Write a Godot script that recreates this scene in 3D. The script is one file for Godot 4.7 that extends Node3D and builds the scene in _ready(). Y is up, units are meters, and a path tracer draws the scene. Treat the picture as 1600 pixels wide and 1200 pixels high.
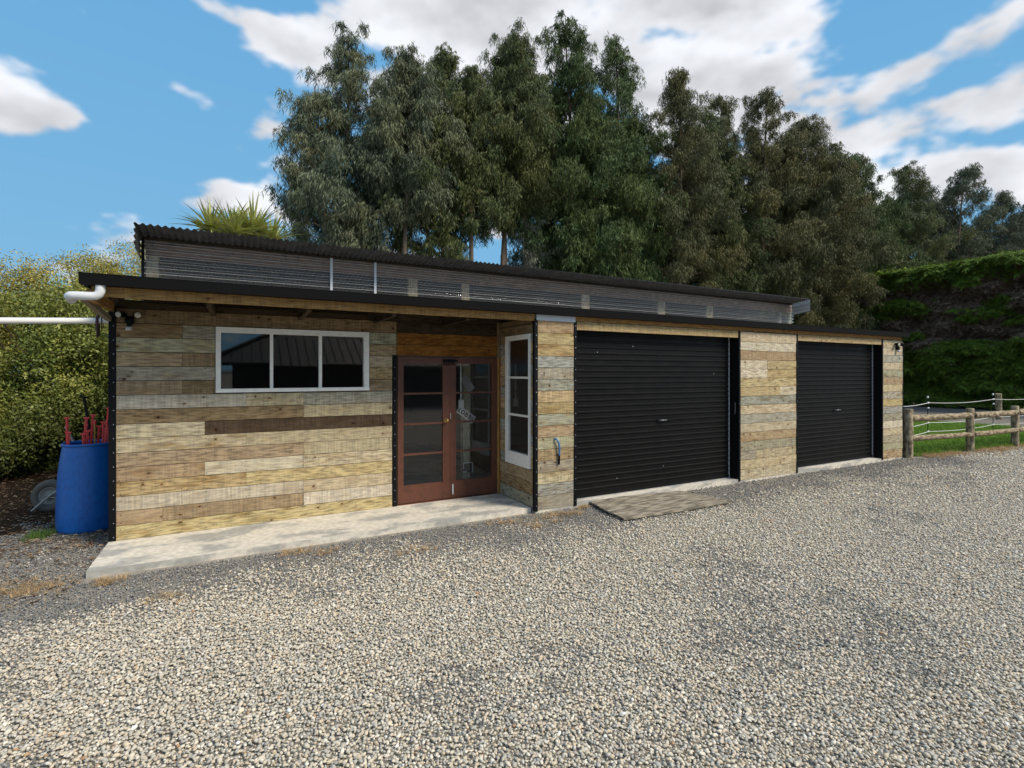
extends Node3D
# A timber shed with two roller doors on a gravel yard. X runs along the front of the shed, +Z comes forward from it.

var rng := RandomNumberGenerator.new()
var mats := {}
var taken := {}

# ---------------------------------------------------------------- helpers
func numbered(called: String) -> String:
	var n: int = taken.get(called, 0)
	taken[called] = n + 1
	return called if n == 0 else "%s_%03d" % [called, n]

func srgb(r: float, g: float, b: float) -> Color:
	return Color(r, g, b).linear_to_srgb()

func mat(key: String, c: Color, rough := 0.8, metal := 0.0, spec := 0.5) -> StandardMaterial3D:
	if mats.has(key): return mats[key]
	var m := StandardMaterial3D.new()
	m.albedo_color = c.linear_to_srgb()
	m.roughness = rough
	m.metallic = metal
	m.metallic_specular = spec
	m.cull_mode = BaseMaterial3D.CULL_DISABLED
	mats[key] = m
	return m

func new_st() -> SurfaceTool:
	var st := SurfaceTool.new()
	st.begin(Mesh.PRIMITIVE_TRIANGLES)
	return st

func commit(called: String, st: SurfaceTool, m: Material, parent: Node) -> MeshInstance3D:
	st.generate_normals()
	var o := MeshInstance3D.new()
	o.mesh = st.commit()
	o.material_override = m
	o.name = numbered(called) if parent == self else called
	parent.add_child(o, true)
	return o

func thing(called: String, label: String, category: String, at := Vector3.ZERO, group := "") -> Node3D:
	var o := Node3D.new()
	o.name = numbered(called)
	add_child(o)
	o.position = at
	tag(o, label, category, group)
	return o

func tag(o: Node, label: String, category: String, group := "", kind := "") -> void:
	if label: o.set_meta("label", label)
	if category: o.set_meta("category", category)
	if group: o.set_meta("group", group)
	if kind: o.set_meta("kind", kind)

func part(called: String, parent: Node) -> Node3D:
	var o := Node3D.new()
	o.name = called
	parent.add_child(o, true)
	return o

func quad(st: SurfaceTool, a: Vector3, b: Vector3, c: Vector3, d: Vector3, n: Vector3) -> void:
	if (b - a).cross(c - a).dot(n) > 0.0:
		var t := b
		b = d
		d = t
	for v in [a, b, c, a, c, d]: st.add_vertex(v)

func box(st: SurfaceTool, a: Vector3, b: Vector3) -> void:
	obox(st, Transform3D(Basis.IDENTITY, (a + b) * 0.5), (b - a).abs())

func obox(st: SurfaceTool, x: Transform3D, size: Vector3) -> void:
	st.set_smooth_group(-1)
	var h := size * 0.5
	for ax in 3:
		for sg in [-1.0, 1.0]:
			var n := Vector3.ZERO
			n[ax] = sg
			var u := Vector3.ZERO
			var v := Vector3.ZERO
			u[(ax + 1) % 3] = h[(ax + 1) % 3]
			v[(ax + 2) % 3] = h[(ax + 2) % 3]
			var c: Vector3 = n * h[ax]
			quad(st, x * (c - u - v), x * (c + u - v), x * (c + u + v), x * (c - u + v), x.basis * n)

# a bar between two points with a rectangular section
func bar(st: SurfaceTool, a: Vector3, b: Vector3, w: float, t: float, up := Vector3.UP) -> void:
	var z := (b - a).normalized()
	var x := up.cross(z).normalized()
	obox(st, Transform3D(Basis(x, z.cross(x), z), (a + b) * 0.5), Vector3(w, t, (b - a).length()))

func tube(st: SurfaceTool, pts: Array, rad: Array, n := 8, caps := true) -> void:
	var rings := []
	var prev_x := Vector3.ZERO
	for i in pts.size():
		var z: Vector3 = (pts[mini(i + 1, pts.size() - 1)] - pts[maxi(i - 1, 0)]).normalized()
		var x := prev_x
		if i == 0: x = (Vector3.UP if absf(z.y) < 0.9 else Vector3.RIGHT).cross(z).normalized()
		x = (x - z * x.dot(z)).normalized()
		prev_x = x
		var y := z.cross(x)
		var r: float = rad[mini(i, rad.size() - 1)]
		var ring := []
		for k in n:
			var a := TAU * k / n
			ring.append(pts[i] + (x * cos(a) + y * sin(a)) * r)
		rings.append(ring)
	st.set_smooth_group(0)
	for i in pts.size() - 1:
		for k in n:
			var k2 := (k + 1) % n
			var mid: Vector3 = rings[i][k] + rings[i][k2] - pts[i] * 2.0
			quad(st, rings[i][k], rings[i][k2], rings[i + 1][k2], rings[i + 1][k], mid + (rings[i + 1][k] - pts[i + 1]) * 0.01)
	if caps:
		st.set_smooth_group(-1)
		for e in [0, pts.size() - 1]:
			var nn: Vector3 = pts[0] - pts[1] if e == 0 else pts[e] - pts[e - 1]
			for k in range(1, n - 1):
				tri(st, rings[e][0], rings[e][k], rings[e][k + 1], nn)

func tri(st: SurfaceTool, a: Vector3, b: Vector3, c: Vector3, n: Vector3) -> void:
	if (b - a).cross(c - a).dot(n) > 0.0:
		for v in [a, c, b]: st.add_vertex(v)
	else:
		for v in [a, b, c]: st.add_vertex(v)

# profile of (radius, height) turned round the y axis of x
func lathe(st: SurfaceTool, prof: Array, n: int, x: Transform3D, smooth := true) -> void:
	for i in prof.size() - 1:
		st.set_smooth_group(0 if smooth else -1)
		var p: Vector2 = prof[i]
		var q: Vector2 = prof[i + 1]
		for k in n:
			var a := TAU * k / n
			var b := TAU * (k + 1) / n
			var da := Vector3(cos(a), 0, sin(a))
			var db := Vector3(cos(b), 0, sin(b))
			var out := (da + db).normalized() * (q.y - p.y) + Vector3.UP * (p.x - q.x)
			var v0 := x * (da * p.x + Vector3.UP * p.y)
			var v1 := x * (db * p.x + Vector3.UP * p.y)
			var v2 := x * (db * q.x + Vector3.UP * q.y)
			var v3 := x * (da * q.x + Vector3.UP * q.y)
			var nw: Vector3 = x.basis * out
			if p.x < 1e-5: tri(st, v0, v2, v3, nw)
			elif q.x < 1e-5: tri(st, v0, v1, v2, nw)
			else: quad(st, v0, v1, v2, v3, nw)

# a corrugated sheet: o is a corner, run lies along the ribs, across lies over them, n faces out
func corrugated(st: SurfaceTool, o: Vector3, run: Vector3, across: Vector3, n: Vector3, pitch: float, amp: float, seg := 8) -> void:
	st.set_smooth_group(0)
	var count := int(across.length() / pitch * seg)
	for i in count:
		var t0 := float(i) / count
		var t1 := float(i + 1) / count
		var h0 := sin(TAU * t0 * across.length() / pitch) * amp
		var h1 := sin(TAU * t1 * across.length() / pitch) * amp
		var a := o + across * t0 + n * h0
		var b := o + across * t1 + n * h1
		quad(st, a, b, b + run, a + run, n)

func noise_tex(freq: float, size: int, colors: Array, offs: Array, seed_ := 1, oct := 4, normal := 0.0) -> NoiseTexture2D:
	var f := FastNoiseLite.new()
	f.noise_type = FastNoiseLite.TYPE_SIMPLEX_SMOOTH
	f.frequency = freq
	f.fractal_octaves = oct
	f.seed = seed_
	var t := NoiseTexture2D.new()
	t.width = size
	t.height = size
	t.seamless = true
	t.noise = f
	if normal > 0.0:
		t.as_normal_map = true
		t.bump_strength = normal
	else:
		var g := Gradient.new()
		g.offsets = PackedFloat32Array(offs)
		var cc := PackedColorArray()
		for c in colors: cc.append(c)
		g.colors = cc
		t.color_ramp = g
	return t

func grey(v: float) -> Color: return Color(v, v, v)

# ---------------------------------------------------------------- timber
# One image of 32 sawn board faces, 4.8 m long each, as lightness and tone only; each plank's own tone is a vertex colour.
func board_image() -> ImageTexture:
	var w := 2048
	var rows := 32
	var rh := 32
	var h := rows * rh
	var f := FastNoiseLite.new()
	f.noise_type = FastNoiseLite.TYPE_SIMPLEX_SMOOTH
	f.seed = 5
	f.frequency = 0.2
	f.fractal_octaves = 4
	var grain := f.get_image(140, h)
	grain.resize(w, h, Image.INTERPOLATE_CUBIC)
	f.seed = 9
	f.frequency = 0.022
	f.fractal_octaves = 4
	var blot := f.get_image(w / 4, h * 2)
	blot.resize(w, h, Image.INTERPOLATE_BILINEAR)
	f.seed = 12
	f.frequency = 0.07
	f.fractal_octaves = 3
	var saw := f.get_image(w, rows * 3)
	saw.resize(w, h, Image.INTERPOLATE_BILINEAR)
	f.seed = 31
	f.frequency = 0.4
	f.fractal_octaves = 2
	var fine := f.get_image(w, h)
	for im in [grain, blot, saw, fine]: im.convert(Image.FORMAT_L8)
	var g := grain.get_data()
	var b := blot.get_data()
	var s := saw.get_data()
	var fi := fine.get_data()
	var out := PackedByteArray()
	out.resize(w * h * 3)
	var r := RandomNumberGenerator.new()
	r.seed = 77
	for row in rows:
		var sawn := r.randf_range(0.1, 0.5)
		var stain := r.randf_range(0.25, 0.75)
		var gr := r.randf_range(0.3, 0.6)
		var knots := []
		for k in r.randi_range(3, 7):
			knots.append([r.randf() * w, r.randf_range(5, 27), r.randf_range(3.5, 9.0), r.randf_range(1.4, 3.2)])
		for y in rh:
			var o := (row * rh + y) * w
			for x in w:
				var gv := (g[o + x] - 128) / 128.0
				var bv := (b[o + x] - 128) / 128.0
				var sv := (s[o + x] - 128) / 128.0
				var fv := (fi[o + x] - 128) / 128.0
				var st := clampf(bv * 1.3 + sv * sawn * 1.3 + gv * 0.45, 0.0, 1.0) * stain
				var l := 0.88 + gv * gr * 0.52 + fv * 0.16 + sv * sawn * 0.34 - st * 0.34
				var ro := l + st * 0.10
				var bo := l - st * 0.05 - maxf(gv, 0.0) * 0.05
				var i3 := (o + x) * 3
				out[i3] = int(clampf(ro, 0.12, 1.0) * 255.0)
				out[i3 + 1] = int(clampf(l + st * 0.03, 0.1, 1.0) * 255.0)
				out[i3 + 2] = int(clampf(bo, 0.08, 1.0) * 255.0)
		for k in knots:
			for y in range(maxi(0, int(k[1] - k[3] * 3)), mini(rh, int(k[1] + k[3] * 3))):
				for dx in range(-int(k[2] * 3), int(k[2] * 3)):
					var x := posmod(int(k[0]) + dx, w)
					var e := sqrt(pow(dx / k[2], 2.0) + pow((y - k[1]) / k[3], 2.0))
					var dark := clampf(1.25 - e, 0.0, 0.62) + (0.18 if e > 1.2 and e < 2.6 and fposmod(e * 2.3, 1.0) < 0.4 else 0.0)
					var i3 := ((row * rh + y) * w + x) * 3
					for c in 3:
						out[i3 + c] = int(out[i3 + c] * (1.0 - dark * [0.75, 0.9, 1.0][c]))
	var im := Image.create_from_data(w, h, false, Image.FORMAT_RGB8, out)
	im.generate_mipmaps()
	return ImageTexture.create_from_image(im)

const TONE := {
	"pale": Color(0.58, 0.485, 0.325), "yellow": Color(0.56, 0.445, 0.245), "tan": Color(0.44, 0.33, 0.205),
	"brown": Color(0.33, 0.235, 0.13), "dark": Color(0.125, 0.085, 0.055), "grey": Color(0.43, 0.385, 0.29),
	"white": Color(0.66, 0.59, 0.46), "green": Color(0.47, 0.445, 0.315), "slate": Color(0.40, 0.39, 0.335),
	"honey": Color(0.52, 0.39, 0.215), "orange": Color(0.34, 0.145, 0.032), "umber": Color(0.085, 0.062, 0.040),
	"rafter": Color(0.45, 0.26, 0.10)}

# a plank from o, along ax for len, rising along up for h; its face looks along n
func plank(parent: Node, o: Vector3, ax: Vector3, length: float, h: float, n: Vector3, tone, thick := 0.02, called := "plank", up := Vector3.UP, wob := 0.0022, gloss := "board") -> MeshInstance3D:
	var st := new_st()
	st.set_smooth_group(-1)
	var c: Color = TONE[tone] if tone is String else tone
	var k := rng.randf_range(0.9, 1.1)
	c = Color(c.r * k * rng.randf_range(0.97, 1.03), c.g * k, c.b * k * rng.randf_range(0.94, 1.06))
	st.set_color(c)
	var row := rng.randi() % 32
	var off := rng.randf() * maxf(0.0, 4.8 - length)
	var flip := rng.randf() < 0.5
	var seg := maxi(1, int(ceil(length / 0.45)))
	o += n * rng.randf_range(-wob, wob) * 1.7
	var lo := []
	var hi := []
	for i in seg + 1:
		var p := o + ax * length * i / seg
		lo.append(p + up * (0.0018 + rng.randf_range(0, wob * 1.0)))
		hi.append(p + up * (h - 0.0018 - rng.randf_range(0, wob * 1.0)))
	for i in seg:
		var u0 := (off + length * i / seg) / 4.8
		var u1 := (off + length * (i + 1) / seg) / 4.8
		var v0 := (row + (0.93 if not flip else 0.07)) / 32.0
		var v1 := (row + (0.07 if not flip else 0.93)) / 32.0
		uquad(st, lo[i], lo[i + 1], hi[i + 1], hi[i], n, Vector2(u0, v0), Vector2(u1, v0), Vector2(u1, v1), Vector2(u0, v1))
		uquad(st, hi[i], hi[i + 1], hi[i + 1] - n * thick, hi[i] - n * thick, up, Vector2(u0, v1), Vector2(u1, v1), Vector2(u1, v1), Vector2(u0, v1))
		uquad(st, lo[i], lo[i + 1], lo[i + 1] - n * thick, lo[i] - n * thick, -up, Vector2(u0, v0), Vector2(u1, v0), Vector2(u1, v0), Vector2(u0, v0))
	for e in [0, seg]:
		var uu := Vector2((off + length * e / seg) / 4.8, (row + 0.5) / 32.0)
		uquad(st, lo[e], hi[e], hi[e] - n * thick, lo[e] - n * thick, -ax if e == 0 else ax, uu, uu, uu, uu)
	return commit(called, st, mats[gloss], parent)

func uquad(st: SurfaceTool, a: Vector3, b: Vector3, c: Vector3, d: Vector3, n: Vector3, ua: Vector2, ub: Vector2, uc: Vector2, ud: Vector2) -> void:
	var vs := [[a, ua], [b, ub], [c, uc], [d, ud]]
	if (b - a).cross(c - a).dot(n) > 0.0: vs = [vs[0], vs[3], vs[2], vs[1]]
	for i in [0, 1, 2, 0, 2, 3]:
		st.set_uv(vs[i][1])
		st.add_vertex(vs[i][0])

# round heads of nails or screws, a little proud of the face
func heads(called: String, spots: Array, n: Vector3, r: float, m: Material, parent: Node) -> void:
	var st := new_st()
	st.set_smooth_group(-1)
	var x := Vector3.UP.cross(n).normalized()
	for p in spots:
		var ring := []
		for k in 6:
			ring.append(p + n * 0.0035 + (x * cos(TAU * k / 6) + Vector3.UP * sin(TAU * k / 6)) * r)
		for k in 6:
			tri(st, p + n * 0.0055, ring[k], ring[(k + 1) % 6], n)
			quad(st, ring[k], ring[(k + 1) % 6], ring[(k + 1) % 6] - n * 0.004, ring[k] - n * 0.004, ring[k] - p)
	var o := commit(called, st, m, parent)
	o.set_meta("kind", "stuff")

# ---------------------------------------------------------------- camera, sky, sun
func sky_image() -> ImageTexture:
	var w := 2048
	var h := 1024
	var f := FastNoiseLite.new()
	f.noise_type = FastNoiseLite.TYPE_SIMPLEX_SMOOTH
	f.seed = 21
	f.frequency = 1.0
	f.fractal_octaves = 5
	f.fractal_gain = 0.52
	# banks of cloud: azimuth, elevation, half width, half height, strength
	var banks := [[29.0, 36.0, 27.0, 12.5, 1.15], [20.0, 30.0, 10.0, 7.0, 0.5], [47.0, 29.0, 9.0, 6.0, 0.6], [66.0, 20.0, 13.0, 7.0, 0.95], [76.0, 27.0, 9.0, 5.0, 0.45], [52.0, 20.0, 8.0, 6.0, 0.6], [-15.3, 21.0, 5.0, 3.0, 1.25],
		[1.5, 16.5, 6.0, 2.8, 0.55], [-10.0, 10.5, 6.0, 2.6, 0.45], [4.0, 30.0, 6.0, 5.0, 0.35], [24.0, 12.0, 16.0, 6.0, 0.5], [72.0, 13.0, 8.0, 3.5, 0.7], [60.0, 33.0, 10.0, 4.0, 0.35]]
	var out := PackedByteArray()
	out.resize(w * h * 3)
	for y in h:
		var el := 90.0 - 180.0 * (y + 0.5) / h
		var se := sin(deg_to_rad(el))
		var ce := cos(deg_to_rad(el))
		var t := clampf(el / 60.0, 0.0, 1.0)
		var blue := Vector3(0.275, 0.565, 0.80).lerp(Vector3(0.10, 0.36, 0.70), pow(t, 0.62))
		for x in w:
			var c := blue
			if el > -1.0:
				var az := wrapf(360.0 * (x + 0.5) / w, -180.0, 180.0)
				var dx := sin(deg_to_rad(az)) * ce
				var dz := -cos(deg_to_rad(az)) * ce
				var k := 1.55 / (maxf(se, 0.0) * 0.6 + 0.55)
				var n := f.get_noise_3d(dx * k * 2.2, se * 9.0 + 3.0, dz * k * 2.2)
				var near := smoothstep(70.0, 55.0, absf(az - 30.0)) * smoothstep(62.0, 48.0, el)
				var dens := n * 1.25 + lerpf(0.10, -0.46, near)
				if near > 0.0:
					for b in banks:
						var q: float = pow((az - b[0]) / b[2], 2.0) + pow((el - b[1]) / b[3], 2.0)
						if q < 4.0: dens += b[4] * exp(-q * 1.1) * near
				var a := smoothstep(0.0, 0.34, dens)
				var shade := f.get_noise_3d(dx * k * 2.6 + 7.0, se * 9.0 + 4.2, dz * k * 2.6)
				var body := clampf(0.87 + shade * 0.40 - 0.13 * smoothstep(0.35, 1.2, dens), 0.56, 1.0)
				c = blue.lerp(Vector3(body * 0.955, body * 0.975, body * 1.03), a)
			else:
				c = Vector3(0.20, 0.19, 0.15)
			var i := (y * w + x) * 3
			out[i] = int(pow(clampf(c.x, 0, 1), 1.0 / 2.2) * 255.0)
			out[i + 1] = int(pow(clampf(c.y, 0, 1), 1.0 / 2.2) * 255.0)
			out[i + 2] = int(pow(clampf(c.z, 0, 1), 1.0 / 2.2) * 255.0)
	return ImageTexture.create_from_image(Image.create_from_data(w, h, false, Image.FORMAT_RGB8, out))

func camera_and_light() -> void:
	var cam := Camera3D.new()
	cam.name = "camera"
	add_child(cam)
	cam.position = Vector3(1.099, 1.7272, 5.610)
	cam.rotation_degrees = Vector3(0, -28.214, 0)
	cam.near = 0.1
	cam.far = 2000.0
	cam.projection = Camera3D.PROJECTION_FRUSTUM
	cam.size = 0.1 * 1200.0 / 800.456
	cam.frustum_offset = Vector2(0, -0.1 * 16.68 / 800.456)
	cam.current = true
	var we := WorldEnvironment.new()
	we.name = "environment"
	var e := Environment.new()
	e.background_mode = Environment.BG_SKY
	var sky := Sky.new()
	var pm := PanoramaSkyMaterial.new()
	pm.panorama = sky_image()
	sky.sky_material = pm
	e.sky = sky
	e.background_energy_multiplier = 1.0
	e.tonemap_mode = Environment.TONE_MAPPER_LINEAR
	e.tonemap_exposure = 1.0
	e.sdfgi_enabled = true
	e.ssao_enabled = true
	e.ssil_enabled = true
	we.environment = e
	add_child(we)
	var sun := DirectionalLight3D.new()
	sun.name = "sun"
	sun.light_energy = 1.35
	sun.light_angular_distance = 18.0
	sun.light_color = Color(1.0, 0.95, 0.87)
	sun.shadow_enabled = true
	add_child(sun)
	# veiled by thin cloud, high over the yard, a little to the right of the camera
	sun.look_at_from_position(Vector3(7, 11, 9), Vector3.ZERO, Vector3.UP)

# ---------------------------------------------------------------- materials
func make_materials() -> void:
	var m := StandardMaterial3D.new()
	m.albedo_texture = board_image()
	m.vertex_color_use_as_albedo = true
	m.roughness = 0.86
	m.metallic_specular = 0.3
	m.cull_mode = BaseMaterial3D.CULL_DISABLED
	mats["board"] = m
	mat("strip", Color(0.006, 0.0065, 0.008), 0.5, 0.0, 0.25)
	mat("gutter", Color(0.006, 0.006, 0.0065), 0.5, 0.0, 0.25)
	var rd := mat("roller", Color(0.0055, 0.0055, 0.006), 0.5, 0.0, 0.22)
	rd.roughness_texture = noise_tex(0.01, 512, [grey(0.75), grey(1.0)], [0.2, 0.8], 4)
	rd.uv1_triplanar = true
	rd.uv1_scale = Vector3(0.8, 0.8, 0.8)
	rd.normal_enabled = true
	rd.normal_texture = noise_tex(0.008, 512, [], [], 61, 3, 6.0)
	rd.normal_scale = 0.25
	rd.metallic_specular = 0.28
	mat("screw", Color(0.30, 0.32, 0.36), 0.4, 0.6)
	mat("nail", Color(0.035, 0.028, 0.022), 0.8)
	var wp := mat("white_paint", Color(0.86, 0.84, 0.79), 0.5)
	wp.albedo_texture = noise_tex(0.02, 512, [Color(0.96, 0.955, 0.945), Color(0.99, 0.985, 0.98), Color(1, 1, 1)], [0.2, 0.42, 0.8], 15, 5)
	wp.uv1_triplanar = true
	wp.uv1_scale = Vector3(1.5, 1.5, 1.5)
	var rp := mat("red_paint", Color(0.118, 0.040, 0.022), 0.5)
	rp.albedo_texture = noise_tex(0.012, 512, [Color(0.88, 0.9, 0.9), Color(0.98, 0.98, 0.98), Color(1, 1, 1)], [0.2, 0.5, 0.85], 8, 5)
	rp.uv1_triplanar = true
	rp.uv1_scale = Vector3(1.2, 1.2, 1.2)
	mat("brass", Color(0.42, 0.27, 0.09), 0.35, 0.9)
	var roof := mat("roof", Color(0.165, 0.163, 0.160), 0.55, 0.15)
	roof.albedo_texture = noise_tex(0.01, 512, [grey(0.75), grey(1.0)], [0.25, 0.75], 18, 5)
	roof.uv1_triplanar = true
	roof.uv1_scale = Vector3(0.9, 0.9, 0.9)
	mat("zinc", Color(0.52, 0.54, 0.56), 0.45, 0.3)
	mat("pvc", Color(0.62, 0.65, 0.68), 0.38)
	mat("inside", Color(0.05, 0.043, 0.036), 0.95)
	mat("lining", Color(0.10, 0.075, 0.05), 0.95)
	var gl := mat("glass", Color(0.08, 0.08, 0.08), 0.02, 0.0, 0.5)
	gl.transparency = BaseMaterial3D.TRANSPARENCY_ALPHA
	gl.albedo_color.a = 0.02
	var gd := mat("door_glass", Color(0.10, 0.10, 0.10), 0.04)
	gd.transparency = BaseMaterial3D.TRANSPARENCY_ALPHA
	gd.albedo_color.a = 0.04
	var gs := mat("side_glass", Color(0.10, 0.10, 0.10), 0.03)
	gs.transparency = BaseMaterial3D.TRANSPARENCY_ALPHA
	gs.albedo_color.a = 0.04
	var pc := mat("polycarbonate", Color(0.75, 0.75, 0.73), 0.07)
	pc.transparency = BaseMaterial3D.TRANSPARENCY_ALPHA
	pc.albedo_color.a = 0.03
	var pr := mat("rib_glint", Color(0.66, 0.66, 0.64), 0.22)  # pale bead colour standing in for glints on the clear sheet
	pr.transparency = BaseMaterial3D.TRANSPARENCY_ALPHA
	pr.albedo_color.a = 0.45
	var con := mat("concrete", Color(0.72, 0.67, 0.58), 0.9)
	con.albedo_texture = slab_texture()
	con.uv1_triplanar = true
	con.uv1_world_triplanar = true
	con.uv1_scale = Vector3(0.2, 0.2, 0.2)
	con.detail_enabled = true
	con.detail_albedo = noise_tex(0.12, 512, [grey(0.92), grey(1.0)], [0.2, 0.7], 41, 4)
	con.detail_blend_mode = BaseMaterial3D.BLEND_MODE_MUL
	con.detail_uv_layer = BaseMaterial3D.DETAIL_UV_1

# trowelled concrete: a pale coat with grey stains drawn out along the slab
func slab_texture() -> ImageTexture:
	var f := FastNoiseLite.new()
	f.noise_type = FastNoiseLite.TYPE_SIMPLEX_SMOOTH
	f.frequency = 0.012
	f.fractal_octaves = 5
	f.seed = 3
	var a := f.get_seamless_image(512, 1024)
	a.resize(1024, 512, Image.INTERPOLATE_BILINEAR)
	a.resize(1024, 1024, Image.INTERPOLATE_BILINEAR)
	a.convert(Image.FORMAT_L8)
	f.frequency = 0.05
	f.seed = 8
	var b := f.get_seamless_image(1024, 1024)
	b.convert(Image.FORMAT_L8)
	var da := a.get_data()
	var db := b.get_data()
	var out := PackedByteArray()
	out.resize(1024 * 1024 * 3)
	for i in 1024 * 1024:
		var s := smoothstep(0.46, 0.72, da[i] / 255.0 + (db[i] - 128) / 900.0)
		var l := 0.96 + (db[i] - 128) / 255.0 * 0.14
		out[i * 3] = int(clampf(lerpf(l, l * 0.78, s), 0, 1) * 255)
		out[i * 3 + 1] = int(clampf(lerpf(l, l * 0.80, s), 0, 1) * 255)
		out[i * 3 + 2] = int(clampf(lerpf(l, l * 0.825, s), 0, 1) * 255)
	var im := Image.create_from_data(1024, 1024, false, Image.FORMAT_RGB8, out)
	return ImageTexture.create_from_image(im)

# ---------------------------------------------------------------- the shed
const WD := 0.968     # how far the left wall stands back
const RH := 0.15      # one row of planks
const RX := Vector3.RIGHT
const FZ := Vector3(0, 0, 1)

func row_of(parent: Node, y: float, z: float, cuts: Array, tones: Array, h := RH) -> void:
	for i in tones.size():
		plank(parent, Vector3(cuts[i] + 0.0012, y, z), RX, cuts[i + 1] - cuts[i] - 0.0024, h, FZ, tones[i])

func strip(parent: Node, called: String, a: Vector3, b: Vector3, n: Vector3, every := 0.145, dx := 0.0) -> void:
	var st := new_st()
	box(st, a, b)
	var o := commit(called, st, mats["strip"], parent)
	var spots := []
	var y := a.y + 0.07
	while y < b.y - 0.03:
		var c := (a + b) * 0.5
		if n == FZ: spots.append(Vector3(c.x + dx, y, b.z))
		else: spots.append(Vector3(a.x, y, c.z))
		y += every
	heads("screw_heads", spots, n, 0.0055, mats["screw"], o)

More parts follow.
